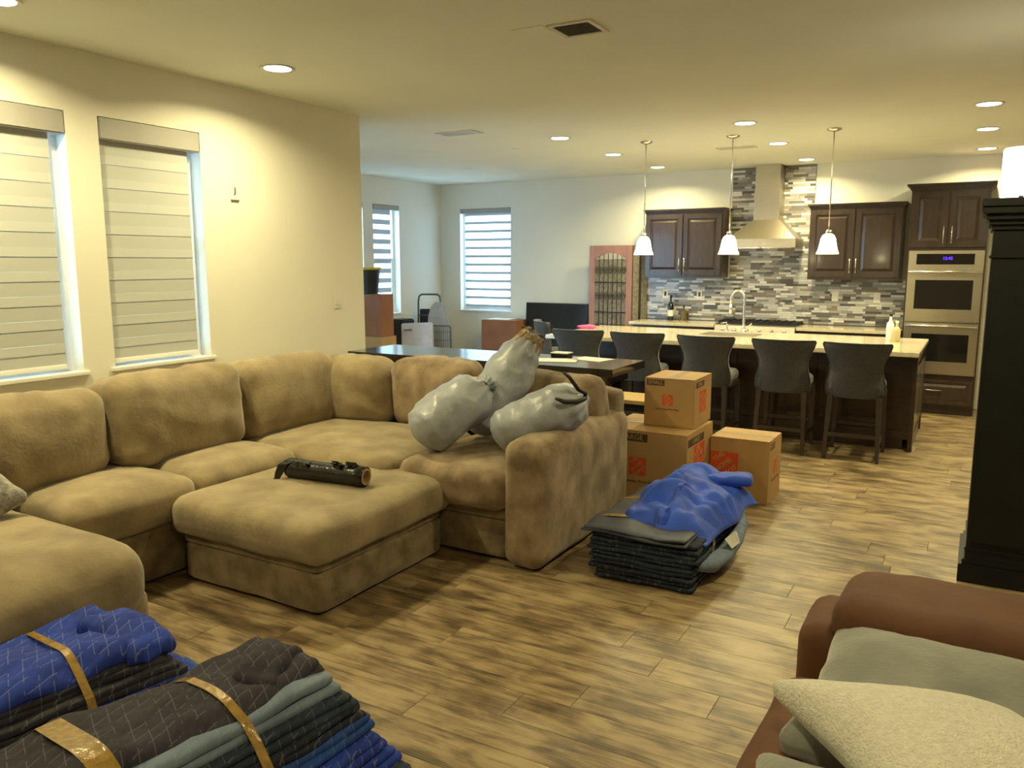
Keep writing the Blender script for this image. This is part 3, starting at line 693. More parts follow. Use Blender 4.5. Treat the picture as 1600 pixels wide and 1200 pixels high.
for i, (x, l, z) in enumerate(tiles):
    if i < 296:
        k = round(l, 2)
        if k not in tm:
            b = NB(); box(b, .001, l - .001, -.006, 0, .001, RH - .0015, .001); bmesh.ops.recalc_face_normals(b, faces=b.faces)
            me = bpy.data.meshes.new('tile'); b.to_mesh(me); b.free(); tm[k] = me
        o = link('tile', tm[k], M['tile'], bsp); o.location = Vector((x, YB - .008 - tr_.random() * .003, z)) - bsp.location
    else:
        box(restt, x + .001, x + l - .001, YB - .015 - tr_.random() * .002, YB - .008, z + .001, z + RH - .0015)
o = obj('tile_field', restt, M['tile'], bsp); o['kind'] = 'stuff'

def outlet(x, z, label, wide=.075):
    t = thing('wall_outlet', label, 'outlet', (x, YB - .02, z))
    bm = NB(); box(bm, x - wide / 2, x + wide / 2, YB - .022, YB - .016, z - .06, z + .06, .002); obj('cover_plate', bm, M['outlet'], t)
    bm = NB(); box(bm, x - .014, x + .014, YB - .025, YB - .0215, z - .030, z + .030, .001); obj('socket', bm, M['ink'] if x < -3 else M['outlet'], t)
outlet(-3.74, 1.27, 'white outlet on the mosaic just above the wine bottle'); outlet(-3.26, 1.27, 'white outlet on the mosaic between wine bottle and faucet')
outlet(-1.54, 1.28, 'beige outlet on the mosaic below the left door of the right wall cabinet'); outlet(-1.06, 1.27, 'beige outlet on the mosaic next to the oven tower')

# base cabinets and counter along the back wall
def base_run(label, x0, x1, n):
    t = thing('base_cabinet', label, 'kitchen cabinet', ((x0 + x1) / 2, YB - .02, 0))
    bm = NB(); box(bm, x0, x1, 10.14, YB - .004, .10, .875); box(bm, x0, x1, 10.20, YB - .01, 0, .10); obj('body', bm, M['cabwood'], t)
    wd = (x1 - x0) / n
    for k in range(n):
        a, b_ = x0 + k * wd + .008, x0 + (k + 1) * wd - .008
        raised_door('drawer', a, b_, .70, .865, 10.14, M['cabwood'], t, (a + b_) / 2, horizontal=True)
        raised_door('door', a, b_, .12, .69, 10.14, M['cabwood'], t, b_ - .04, hz=(.48, .64))
    return t
base_run('dark base cabinet under the back counter left of the range', -3.98, -2.88, 2)
base_run('dark base cabinet under the back counter right of the range', -1.86, -0.75, 2)
for x0, x1, l in ((-4.02, -2.87, 'pale quartz counter with a dark edge line left of the range'), (-1.87, -0.735, 'pale quartz counter between range and oven tower')):
    bm = NB(); box(bm, x0, x1, 10.10, YB - .016, .880, .918, .004); tag(obj('back_counter', bm, M['quartz']), l, 'countertop')

# range
t = thing('gas_range', 'stainless gas range with black grates under the hood', 'stove', (-2.365, 10.6, 0))
bm = NB(); box(bm, -2.862, -1.872, 10.10, YB - .02, .08, .925, .004); obj('body', bm, M['steel'], t)
bm = NB(); box(bm, -2.85, -1.885, 10.13, YB - .03, .925, .935); obj('cooktop', bm, M['grate'], t)
for gx in (-2.69, -2.365, -2.04):
    bm = NB()
    for k in range(4): xx = gx - .14 + k * .093; box(bm, xx - .008, xx + .008, 10.18, 10.66, .950, .968)
    for yy in (10.20, 10.42, 10.64): box(bm, gx - .15, gx + .15, yy - .008, yy + .008, .936, .960)
    obj('grate', bm, M['grate'], t)
    for yy in (10.30, 10.54):
        bm = NB(); lathe(bm, [(.001, .018), (.035, .016), (.045, .004), (.045, 0)], 18, (gx, yy, .935)); obj('burner', bm, M['grate'], t, smooth=True)
bm = NB(); prism(bm, [(10.06, .80), (10.10, .80), (10.10, .915), (10.085, .915)], 'x', -2.855, -1.88); obj('control_panel', bm, M['steel'], t)
for k in range(6):
    xx = -2.75 + k * .15
    bm = NB(); lathe(bm, [(.026, 0), (.024, .02), (.018, .032), (.001, .034)], 18, mtx=Matrix.Translation((xx, 10.072, .86)) @ Matrix.Rotation(PI / 2, 4, 'X')); obj('knob', bm, M['chrome'], t, smooth=True)
bm = NB(); box(bm, -2.83, -1.905, 10.072, 10.10, .22, .78, .004); dd = obj('oven_door', bm, M['steel'], t)
bm = NB(); box(bm, -2.65, -2.08, 10.068, 10.075, .36, .62); obj('door_glass', bm, M['blackglass'], dd)
bm = NB(); tube(bm, [(-2.78, 10.03, .72), (-1.95, 10.03, .72)], .013, 10); 
for xx in (-2.74, -1.99): tube(bm, [(xx, 10.03, .72), (xx, 10.075, .72)], .008, 8)
obj('handle', bm, M['chrome'], dd, smooth=True)
bm = NB(); box(bm, -2.83, -1.905, 10.08, 10.10, .10, .20, .003); obj('warming_drawer', bm, M['steel'], t)

# hood
t = thing('range_hood', 'stainless pyramid range hood with tall chimney on the mosaic column', 'range hood', (-2.36, YB - .02, 1.88))
x0, x1, y0, y1 = -2.79, -1.95, 10.22, YB - .018
bm = NB(); box(bm, x0, x1, y0, y1, 1.88, 1.985, .003); obj('control_band', bm, M['steel'], t)
bm = NB()
lo = [bm.verts.new(p) for p in ((x0 + .005, y0 + .005, 1.985), (x1 - .005, y0 + .005, 1.985), (x1 - .005, y1, 1.985), (x0 + .005, y1, 1.985))]
hi = [bm.verts.new(p) for p in ((-2.53, 10.45, 2.22), (-2.20, 10.45, 2.22), (-2.20, y1, 2.22), (-2.53, y1, 2.22))]
bm.faces.new(lo[::-1]); bm.faces.new(hi)
for k in range(4): bm.faces.new((lo[k], lo[(k + 1) % 4], hi[(k + 1) % 4], hi[k]))
obj('canopy', bm, M['steel'], t)
bm = NB(); box(bm, -2.52, -2.21, 10.46, y1, 2.21, 2.56, .002); obj('lower_chimney', bm, M['steel'], t)
bm = NB(); box(bm, -2.515, -2.215, 10.465, y1, 2.56, CEIL - .001); obj('upper_chimney', bm, M['steel'], t)
for k in range(2):
    bm = NB(); box(bm, -2.74 + k * .38, -2.38 + k * .38, y0 + .03, y1 - .03, 1.868, 1.880, .003); obj('baffle_filter', bm, M['chrome'], t)
bm = NB()
for k in range(5): lathe(bm, [(.008, 0), (.008, .004), (.001, .005)], 12, mtx=Matrix.Translation((-2.45 + k * .04, y0, 1.93)) @ Matrix.Rotation(PI / 2, 4, 'X'))
obj('button_row', bm, M['chrome'], t)

# oven tower
t = thing('oven_cabinet', 'tall dark wood cabinet holding two stacked wall ovens', 'kitchen cabinet', (-.33, YB - .02, 0))
TX0, TX1, TY = -0.715, 0.045, 10.12
bm = NB(); box(bm, TX0, TX1, TY, YB - .004, .10, 2.49); box(bm, TX0, TX1, TY + .06, YB - .01, 0, .10); obj('body', bm, M['cabwood'], t)
bm = NB(); crown(bm, TX0, TX1, TY, YB - .004, 2.49, .06, .05); obj('crown_moulding', bm, M['cabwood'], t)
xm = (TX0 + TX1) / 2
raised_door('door', TX0 + .02, xm - .006, 1.86, 2.46, TY, M['cabwood'], t, xm - .04, hz=(1.90, 2.09))
raised_door('door', xm + .006, TX1 - .02, 1.86, 2.46, TY, M['cabwood'], t, xm + .04, hz=(1.90, 2.09))
raised_door('drawer', TX0 + .02, TX1 - .02, .12, .40, TY, M['cabwood'], t, xm - .02, hz=.28, horizontal=True)
def oven(z0, z1, panel, label):
    o = thing('wall_oven', label, 'oven', (xm, TY, z0), group='two stacked wall ovens')
    x0, x1 = TX0 + .015, TX1 - .012; yf = TY - .022
    bm = NB(); box(bm, x0, x1, yf, TY - .001, z0, z1, .003); obj('face', bm, M['steel'], o)
    zt = z1
    if panel:
        bm = NB(); box(bm, x0 + .08, x1 - .09, yf - .004, yf, z1 - .15, z1 - .035); p = obj('control_panel', bm, M['blackglass'], o)
        text_mesh('clock_digits', '12:45', .045, M['bluedigit'], p, facing((xm + .02, yf - .0046, z1 - .085), (1, 0, 0), (0, 0, 1)), .0003, bold=.001)
        zt = z1 - .20
    bm = NB(); box(bm, x0 + .004, x1 - .004, yf - .028, yf - .001, z0 + .01, zt, .004); d = obj('oven_door', bm, M['steel'], o)
    bm = NB(); box(bm, x0 + .085, x1 - .085, yf - .0305, yf - .026, z0 + .15, zt - .12); obj('door_glass', bm, M['blackglass'], d)
    bm = NB(); tube(bm, [(x0 + .01, yf - .075, zt - .03), (x1 - .01, yf - .075, zt - .03)], .014, 12)
    for xx in (x0 + .04, x1 - .04): tube(bm, [(xx, yf - .075, zt - .03), (xx, yf - .025, zt - .03)], .009, 8)
    obj('handle', bm, M['chrome'], d, smooth=True)
    if panel: text_mesh('lettering', 'Electrolux', .032, M['chrome'], d, facing((xm - .01, yf - .0286, z0 + .075), (1, 0, 0), (0, 0, 1)), .0004)
    return o
oven(1.035, 1.825, True, 'upper stainless wall oven with control panel and blue clock')
oven(0.455, 1.030, False, 'lower stainless wall oven below the one with the clock')

# island
t = thing('kitchen_island', 'long espresso island with end panels behind the row of grey stools', 'kitchen island', (-2.2, 8.5, 0))
bm = NB(); box(bm, -3.78, -0.44, 8.02, 9.18, .10, .878); box(bm, -3.74, -.50, 8.04, 9.12, 0, .10); obj('body', bm, M['espresso'], t)
bm = NB()
for yy in (7.94, 9.12): box(bm, -.455, -.415, yy, yy + .10, 0, .878, .003)
box(bm, -.445, -.425, 8.04, 9.12, .0, .12, .002); box(bm, -.445, -.425, 8.04, 9.12, .78, .878, .002); obj('end_panel', bm, M['espresso'], t)
bm = NB(); box(bm, -3.80, -3.76, 7.94, 9.2, 0, .878, .003); obj('end_panel', bm, M['espresso'], t)
for k in range(4):
    a = -3.74 + k * .825
    bm = NB(); box(bm, a, a + .06, 8.000, 8.02, .10, .87); box(bm, a + .765, a + .82, 8.000, 8.02, .10, .87); box(bm, a + .06, a + .765, 8.000, 8.02, .80, .87); box(bm, a + .06, a + .765, 8.000, 8.02, .10, .18); obj('back_panel', bm, M['espresso'], t)
for k in range(2):
    raised = NB(); y0 = 8.07 + k * .53; box(raised, -.4255, -.418, y0, y0 + .50, .16, .76, .003); obj('side_panel', raised, M['espresso'], t)
bm = NB(); box(bm, -4.05, -0.40, 7.75, 9.25, .880, .922, .005)
ctop = tag(obj('island_countertop', bm, M['quartz']), 'long glossy cream quartz slab on top of the island', 'countertop')

# faucet and things on the island
fx, fy = -2.23, 9.02
t = thing('kitchen_faucet', 'tall brushed gooseneck faucet standing on the island', 'faucet', (fx, fy, .922))
bm = NB(); lathe(bm, [(.03, 0), (.03, .008), (.022, .02), (.020, .05)], 20, (fx, fy, .922)); obj('base', bm, M['chrome'], t, smooth=True)
bm = NB(); pts = [(fx, fy, .965)] + [(fx, fy, .965 + .055 * k) for k in range(1, 7)] + [(fx - .075 + .075 * math.cos(a), fy, 1.295 + .095 * math.sin(a)) for a in [PI * k / 10 for k in range(1, 11)]] + [(fx - .15, fy, 1.22)]
tube(bm, pts, .014, 12); obj('gooseneck', bm, M['chrome'], t, smooth=True)
bm = NB(); tube(bm, [(fx - .15, fy, 1.24), (fx - .152, fy, 1.13)], [.016, .020], 12); obj('spray_head', bm, M['chrome'], t, smooth=True)
bm = NB(); tube(bm, [(fx, fy, .98), (fx + .05, fy, .99), (fx + .09, fy, 1.03)], .007, 8); obj('lever', bm, M['chrome'], t, smooth=True)
t = thing('soap_pump', 'small metal soap pump beside the island faucet', 'soap dispenser', (fx - .19, fy + .02, .922))
bm = NB(); lathe(bm, [(.018, 0), (.018, .01), (.010, .02), (.010, .08), (.012, .09)], 16, (fx - .19, fy + .02, .922)); obj('stem', bm, M['chrome'], t, smooth=True)
bm = NB(); tube(bm, [(fx - .19, fy + .02, 1.01), (fx - .20, fy + .02, 1.03), (fx - .26, fy + .02, 1.02)], .006, 8); obj('spout', bm, M['chrome'], t, smooth=True)
bm = NB(); prof = [(.20, .0), (.21, .004), (.20, .005)]
box(bm, -2.60, -2.0, 8.55, 8.93, .9225, .9265, .002); tag(obj('sink_rim', bm, M['steel']), 'stainless sink rim set in the island beside the faucet', 'sink')
def bottle(x, y, z, h, r, m, label, lab=True, name='bottle', cap=None, cat='bottle'):
    t = thing(name, label, cat, (x, y, z))
    bm = NB(); lathe(bm, [(r * .9, 0), (r, .006), (r, h * .58), (r * .75, h * .68), (r * .34, h * .76), (r * .33, h * .96), (r * .38, h * .965), (r * .38, h)], 22, (x, y, z)); obj('glass_body', bm, m, t, smooth=True, flat_angle=40)
    if lab:
        bm = NB(); lathe(bm, [(r + .0012, h * .16), (r + .0012, h * .42)], 22, (x, y, z), cap=False); obj('paper_label', bm, M['paper'], t, smooth=True)
    bm = NB(); lathe(bm, [(r * .40, h * .93), (r * .40, h + .006)], 16, (x, y, z)); obj('cap', bm, cap or M['navy'], t)
    return t
bottle(-3.62, 10.62, .918, .33, .042, M['bottle'], 'black wine bottle with white label on the back counter', name='wine_bottle')
bottle(-3.44, 10.63, .918, .20, .038, M['olive'], 'short olive coloured bottle right of the wine bottle', lab=False)
bottle(-0.735, 8.86, .922, .26, .036, M['paper'], 'tall grey bottle with dark cap on the right end of the island', lab=False)
bottle(-0.665, 8.74, .922, .20, .036, M['soap'], 'cream coloured soap bottle on the right end of the island', lab=False, cap=M['paper'])
bm = NB(); softbox((.20, .14, .03), .012, (0, 0, .008), 10, 3, .012, 14, bm=bm); place(bm, (-4.0, 8.72, .94)); tag(obj('tissue_pack', bm, M['pink'], smooth=True), 'crumpled pink packet on the left end of the island', 'packet')

# ------------------------------------------------------------------ stools
def make_stool(label):
    t = thing('counter_stool', label, 'stool', group='grey wingback counter stools at the island')
    # back: curved, waisted panel; local y+ is towards the seat front, back panel at y = -0.22
    bm = NB(); rows = []
    prof = [(.545, .195, 0), (.56, .225, 0), (.60, .240, 0), (.66, .238, .002), (.72, .222, .004), (.78, .208, .006), (.84, .212, .010), (.90, .235, .014), (.96, .262, .018), (1.0, .275, .020), (1.018, .268, .020)]
    nx = 14
    def surf(z, hw, k, lean, side):
        x = -hw + 2 * hw * k / nx; u = x / hw
        y = -.235 - lean + .085 * abs(u) ** 2.4 + (.0 if side == 0 else .055)
        return (x, y, z)
    for side in (0, 1):
        rows.append([[bm.verts.new(surf(z, hw, k, l * 2, side)) for k in range(nx + 1)] for z, hw, l in prof])
    for s in (0, 1):
        g = rows[s]
        for i in range(len(prof) - 1):
            for k in range(nx):
                f = (g[i][k], g[i][k + 1], g[i + 1][k + 1], g[i + 1][k]); bm.faces.new(f if s == 0 else f[::-1])
    A, B = rows
    for i in range(len(prof) - 1):
        bm.faces.new((A[i][0], A[i + 1][0], B[i + 1][0], B[i][0])); bm.faces.new((A[i][nx], B[i][nx], B[i + 1][nx], A[i + 1][nx]))
    for k in range(nx):
        bm.faces.new((A[0][k], B[0][k], B[0][k + 1], A[0][k + 1])); bm.faces.new((A[-1][k], A[-1][k + 1], B[-1][k + 1], B[-1][k]))
    o = obj('backrest', bm, M['stoolfab'], t, smooth=True, world=False)
    bv = o.modifiers.new('round', 'BEVEL'); bv.width = .012; bv.segments = 3; bv.limit_method = 'ANGLE'; bv.angle_limit = math.radians(50)
    # piping along the edge of the back
    bm = NB(); edge = [surf(z, hw, 0, l * 2, 0) for z, hw, l in prof] + [surf(prof[-1][0], prof[-1][1], k, prof[-1][2] * 2, 0) for k in range(1, nx)] + [surf(z, hw, nx, l * 2, 0) for z, hw, l in prof[::-1]]
    tube(bm, edge, .006, 6); obj('piping', bm, M['stoolfab'], t, smooth=True, world=False)
    bm = NB(); softbox((.43, .44, .11), .045, (0, 0, .02), 10, 1, .002, bm=bm); place(bm, (0, .02, .63)); obj('seat', bm, M['stoolfab'], t, smooth=True, world=False)
    bm = NB(); box(bm, -.22, .22, -.17, .25, .535, .585, .006); obj('seat_rail', bm, M['darkleg'], t, world=False)
    for sx in (-1, 1):
        for yt, yb in ((-.17, -.235), (.23, .26)):
            bm = NB(); a = (sx * .195, yt, .56); b = (sx * .215, yb, 0)
            rows2 = []
            for (px, py, pz), h in ((b, .014), ((sx * .205, (yt + yb) / 2, .28), .018), (a, .023)):
                rows2.append([bm.verts.new((px + dx * h, py + dy * h, pz)) for dx, dy in ((-1, -1), (1, -1), (1, 1), (-1, 1))])
            bm.faces.new(rows2[0][::-1]); bm.faces.new(rows2[-1])
            for r0, r1 in zip(rows2, rows2[1:]):
                for k in range(4): bm.faces.new((r0[k], r0[(k + 1) % 4], r1[(k + 1) % 4], r1[k]))
            obj('leg', bm, M['darkleg'], t, world=False)
    bm = NB(); box(bm, -.20, .20, -.225, -.205, .20, .235, .003); obj('stretcher', bm, M['darkleg'], t, world=False)
    bm = NB(); box(bm, -.20, .20, .235, .26, .23, .265, .003); obj('stretcher', bm, M['darkleg'], t, world=False)
    for sx in (-1, 1):
        bm = NB(); box(bm, sx * .21 - .009, sx * .21 + .009, -.20, .24, .14, .17, .003); obj('stretcher', bm, M['darkleg'], t, world=False)
    return t
sx_ = [(-3.53, 7.62, 'leftmost grey stool of the front row, behind the dark table with papers'), (-2.87, 7.60, 'second grey stool from the left, above the right end of the dark table'),
       (-2.17, 7.58, 'third grey stool, directly behind the small carton'), (-1.47, 7.57, 'fourth grey stool, between small carton and the last stool'), (-0.855, 7.56, 'rightmost grey stool at the island end by the walkway')]
st0 = make_stool(sx_[0][2])
for i, (x, y, l) in enumerate(sx_):
    s = st0 if i == 0 else copy_tree(st0)
    s.location = (x, y, 0); s.rotation_euler = (0, 0, [.10, .04, -.03, .02, 0][i]); s['label'] = l
s = copy_tree(st0); s.location = (-4.28, 8.50, 0); s.rotation_euler = (0, 0, -.9); s['label'] = 'lighter looking grey stool at the far left end of the island, by the pink packet'

# ------------------------------------------------------------------ things along the dining walls
# tv on a low stand
bm = NB(); box(bm, -5.75, -4.86, 10.36, 10.70, 0, .46, .005); tag(obj('low_media_stand', bm, M['black']), 'low black stand under the television by the back wall', 'stand')
t = thing('television', 'large black flat television standing low before the back wall', 'television', (-5.31, 10.52, .46))
bm = NB(); mt = Matrix.Translation((-5.315, 10.50, .49)) @ Matrix.Rotation(-.05, 4, 'X'); box(bm, -.50, .50, -.02, .02, 0, .62, .004, mt); obj('bezel', bm, M['navy'], t)
bm = NB(); box(bm, -.485, .485, -.0225, -.019, .02, .605, 0, mt); obj('screen', bm, M['tvblack'], t)
bm = NB(); box(bm, -5.55, -5.02, 10.42, 10.62, .46, .475, .003); box(bm, -5.33, -5.23, 10.51, 10.55, .47, .52); obj('stand_foot', bm, M['navy'], t)

# carton under the dining window
def carton(name, label, cat, x0, x1, y0, y1, z0, z1, m, rotz=0.0, tape=True, prints=None, flapgap=True):
    cx, cy = (x0 + x1) / 2, (y0 + y1) / 2
    t = thing(name, label, cat, (cx, cy, z0), rotz)
    hx, hy, h = (x1 - x0) / 2, (y1 - y0) / 2, z1 - z0
    bm = NB(); box(bm, -hx, hx, -hy, hy, 0, h - .004, .003); obj('box_body', bm, m, t, world=False)
    for s in (-1, 1):
        bm = NB(); 
        if hx >= hy: box(bm, -hx + .001, hx - .001, s * .0015, s * (hy - .001), h - .0045, h, .0008)
        else: box(bm, s * .0015, s * (hx - .001), -hy + .001, hy - .001, h - .0045, h, .0008)
        obj('top_flap', bm, m, t, world=False)
    if tape:
        bm = NB()
        if hx >= hy: box(bm, -hx - .001, hx + .001, -.028, .028, h, h + .0012)
        else: box(bm, -.028, .028, -hy - .001, hy + .001, h, h + .0012)
        obj('tape', bm, M['cardtape'], t, world=False)
    return t, hx, hy, h
carton('carton', 'reddish brown carton under the dining back window, left of the television', 'box', -6.46, -5.86, 10.28, 10.68, 0, .845, M['carddk'], tape=False)
bm = NB(); box(bm, -6.42, -6.05, 10.34, 10.66, .846, .852, .001); tag(obj('paper_sheet', bm, M['paper']), 'white sheet standing in for window glare on the carton under the dining window', 'paper')  # window glare on the carton top, put in as a white sheet

# iron room divider: two arched panels
t = thing('iron_screen', 'reddish wood and wrought iron arched folding screen left of the kitchen counter', 'room divider', (-4.45, 10.58, 0))
def screen_panel(x0, x1, y0, y1, frame_m, lab=None):
    L = math.hypot(x1 - x0, y1 - y0); a = math.atan2(y1 - y0, x1 - x0)
    mt = Matrix.Translation((x0, y0, 0)) @ Matrix.Rotation(a, 4, 'Z')
    H, fw, D = 1.93, .085, .018
    bm = NB(); box(bm, 0, fw, -D, D, 0, H, .003, mt); box(bm, L - fw, L, -D, D, 0, H, .003, mt); box(bm, fw, L - fw, -D, D, 0, .12, .003, mt)
    # arched head
    n = 12; zc, sag = 1.74, .085; w_ = L - 2 * fw
    up = [(fw + w_ * k / n, zc + sag * (1 - (2 * k / n - 1) ** 2)) for k in range(n + 1)]
    for k in range(n):
        x_a, z_a = up[k]; x_b, z_b = up[k + 1]
        vs = []
        for yy in (-D, D):
            vs += [bm.verts.new(mt @ Vector(p)) for p in ((x_a, yy, z_a), (x_b, yy, z_b), (x_b, yy, H), (x_a, yy, H))]
        for f in ((0, 1, 2, 3), (7, 6, 5, 4), (0, 4, 5, 1), (1, 5, 6, 2), (2, 6, 7, 3), (3, 7, 4, 0)): bm.faces.new([vs[i] for i in f])
    f = obj('panel_frame', bm, frame_m, t)
    bm = NB(); box(bm, fw, L - fw, -.004, .004, .12, 1.74, 0, mt); 
    for k in range(1, n): pass
    obj('mesh_backing', bm, M['beige'], f)
    nb = 6
    for k in range(1, nb + 1):
        bm = NB(); xx = fw + w_ * k / (nb + 1); zt = zc + sag * (1 - (2 * k / (nb + 1) - 1) ** 2)
        tube(bm, [mt @ Vector((xx, -.012, .12)), mt @ Vector((xx, -.012, zt))], .0055, 6); obj('iron_bar', bm, M['iron'], f, smooth=True)
    for zz in (.55, 1.0, 1.42):
        bm = NB(); tube(bm, [mt @ Vector((fw, -.014, zz)), mt @ Vector((L - fw, -.014, zz))], .007, 6); obj('cross_bar', bm, M['iron'], f, smooth=True)
    bm = NB()
    for k in range(nb + 1):
        for zz in (.35, .78, 1.22, 1.58):
            if k == -1: continue
            xc = fw + w_ * (k + .5) / (nb + 1); R = w_ / (nb + 1) * .42
            tube(bm, [mt @ Vector((xc + R * (1 - q / 14) * math.cos(q * .8), -.013, zz + R * 2.4 * (1 - q / 14) * math.sin(q * .8))) for q in range(12)], .004, 5)
    o_ = obj('scrollwork', bm, M['iron'], f, smooth=True); o_['kind'] = 'stuff'
screen_panel(-4.81, -4.18, 10.56, 10.60, M['redwood'])
screen_panel(-4.17, -3.99 - .02, 10.59, 10.735 - .02, M['beige'])

# stacked cartons, bin, hand truck, ironing board on the dining side
carton('carton', 'tan carton at the bottom of the stack by the dining side window', 'box', -7.46, -6.90, 8.45, 8.78, 0, .70, M['card'])
carton('carton', 'reddish brown carton, on top of the tan one, below the black bin', 'box', -7.44, -6.925, 8.48, 8.76, .702, 1.27, M['carddk'])
t = thing('waste_bin', 'black bin with a yellow rim on top of the carton stack', 'bin', (-7.24, 8.62, 1.272))
bm = NB(); lathe(bm, [(.125, 0), (.13, .004), (.165, .34), (.168, .35), (.158, .35), (.12, .01), (.001, .01)], 28, (-7.24, 8.62, 1.272)); obj('bin_body', bm, M['navy'], t, smooth=True, flat_angle=40)
bm = NB(); lathe(bm, [(.172, .325), (.182, .33), (.182, .355), (.165, .357), (.160, .345)], 28, (-7.24, 8.62, 1.272), cap=False); obj('rim', bm, M['yellow'], t, smooth=True)
t = thing('storage_trunk', 'dark storage trunk behind the white folding table near the corner', 'trunk', (-7.30, 9.62, 0))
bm = NB(); box(bm, -7.49, -7.245, 9.35, 9.66, 0, .78, .015); obj('trunk_body', bm, M['navy'], t)
bm = NB(); box(bm, -7.495, -7.24, 9.345, 9.665, .785, .87, .02); obj('lid', bm, M['navy'], t)
t = thing('folding_table', 'white plastic folding table leaning by the carton stack', 'folding table', (-6.86, 9.30, 0))
mt = Matrix.Translation((-6.92, 9.32, .0)) @ Matrix.Rotation(.30, 4, 'Z') @ Matrix.Rotation(-.14, 4, 'X') @ Matrix.Rotation(-.05, 4, 'Y')
bm = NB(); box(bm, -.26, .22, -.02, .02, .01, .84, .012, mt); obj('tabletop', bm, M['whitetable'], t)
bm = NB(); tube(bm, [mt @ Vector(p) for p in ((-.20, -.022, .74), (-.20, -.05, .74), (-.10, -.05, .74), (-.10, -.022, .74))], .008, 6); obj('handle', bm, M['navy'], t, smooth=True)
bm = NB(); tube(bm, [mt @ Vector(p) for p in ((-.2, .03, .02), (-.2, .03, .80), (.16, .03, .80), (.16, .03, .02))], .011, 8); obj('leg_frame', bm, M['greymetal'], t, smooth=True)
t = thing('hand_truck', 'dark tubular hand truck with a looped handle in the dining corner', 'hand truck', (-7.20, 9.95, 0))
mt = Matrix.Translation((-7.20, 9.95, 0)) @ Matrix.Rotation(.45, 4, 'Z') @ Matrix.Rotation(-.10, 4, 'X')
loop = [(-.17, 0, .1)] + [(-.17, 0, z_) for z_ in (.4, .8, 1.12)] + [(-.16, 0, 1.19), (-.12, 0, 1.22), (.12, 0, 1.22), (.16, 0, 1.19), (.17, 0, 1.12), (.17, 0, .8), (.17, 0, .4), (.17, 0, .1)]
bm = NB(); tube(bm, [mt @ Vector(p) for p in loop], .015, 10); obj('frame', bm, M['greymetal'], t, smooth=True)
for zz in (.3, .6, .9):
    bm = NB(); tube(bm, [mt @ Vector((-.17, 0, zz)), mt @ Vector((.17, 0, zz))], .011, 8); obj('crossbar', bm, M['greymetal'], t, smooth=True)
bm = NB(); box(bm, -.15, .15, .0, .03, .15, 1.0, .01, mt); obj('back_panel', bm, M['navy'], t)
bm = NB(); box(bm, -.20, .20, -.20, .0, .02, .035, .002, mt); obj('toe_plate', bm, M['greymetal'], t)
for s in (-1, 1):
    bm = NB(); lathe(bm, [(.03, -.02), (.10, -.022), (.115, -.01), (.115, .01), (.10, .022), (.03, .02)], 22, mtx=mt @ Matrix.Translation((s * .21, .06, .118)) @ Matrix.Rotation(PI / 2, 4, 'Y')); obj('wheel', bm, M['navy'], t, smooth=True)
t = thing('ironing_board', 'grey round-topped ironing board standing against the hand truck', 'ironing board', (-6.83, 9.66, 0))
mt = Matrix.Translation((-6.83, 9.66, 0)) @ Matrix.Rotation(.35, 4, 'Z') @ Matrix.Rotation(-.07, 4, 'X')
bm = NB(); half = [(-.16, .05), (-.165, .7), (-.15, .92), (-.11, 1.06), (-.05, 1.12)]; poly = half + [(-x_, z_) for x_, z_ in half[::-1]]
prism(bm, poly, 'y', -.015, .015); bm.transform(mt); obj('padded_board', bm, M['ironing'], t)
t2 = thing('wire_rack', 'narrow wire mesh rack leaning in front of the ironing board', 'rack', (-6.68, 9.52, 0))
mt = Matrix.Translation((-6.68, 9.52, 0)) @ Matrix.Rotation(.40, 4, 'Z') @ Matrix.Rotation(-.08, 4, 'X')
bm = NB(); tube(bm, [mt @ Vector(p) for p in ((-.15, 0, .01), (-.14, 0, .76), (-.12, 0, .79), (.12, 0, .79), (.14, 0, .76), (.15, 0, .01))], .010, 8); obj('frame', bm, M['greymetal'], t2, smooth=True)
for k in range(9):
    bm = NB(); xx = -.12 + .03 * k; tube(bm, [mt @ Vector((xx, 0, .02)), mt @ Vector((xx, 0, .78))], .0035, 5); obj('wire', bm, M['greymetal'], t2)
for k in range(6):
    bm = NB(); zz = .1 + .12 * k; tube(bm, [mt @ Vector((-.145, .004, zz)), mt @ Vector((.145, .004, zz))], .0035, 5); obj('wire', bm, M['greymetal'], t2)

# ------------------------------------------------------------------ long dark table behind the sofa, bench
t = thing('counter_table', 'long narrow glossy black table behind the sectional sofa', 'table', (-3.3, 5.4, 0))
bm = NB(); box(bm, -4.50, -2.13, 5.07, 5.70, .915, .97, .004); obj('tabletop', bm, M['tabletop'], t)
bm = NB(); box(bm, -4.40, -2.24, 5.13, 5.64, .83, .913, .002); obj('apron', bm, M['tabletop'], t)
for lx in (-4.38, -2.31):
    for ly in (5.16, 5.61):
        bm = NB(); box(bm, lx - .035, lx + .035, ly - .035, ly + .035, 0, .83, .004); obj('leg', bm, M['tabletop'], t)
for (x, y, a, dx, dy, l) in ((-2.70, 5.36, .35, .30, .22, 'white sheet of paper on the right half of the black table'), (-2.50, 5.55, -.2, .28, .21, 'second white sheet near the back edge of the black table')):
    bm = NB(); box(bm, -dx / 2, dx / 2, -dy / 2, dy / 2, 0, .003); place(bm, (x, y, .971), (0, 0, a)); tag(obj('paper_sheet', bm, M['paper']), l, 'paper')
t = thing('small_box', 'small dark box with a white lid on the black table behind the tallest sack', 'box', (-2.78, 5.58, .97))
bm = NB(); box(bm, -2.84, -2.70, 5.53, 5.63, .971, 1.0, .002); obj('box_base', bm, M['black'], t)
bm = NB(); box(bm, -2.842, -2.698, 5.528, 5.632, 1.0, 1.008, .001); obj('lid', bm, M['paper'], t)
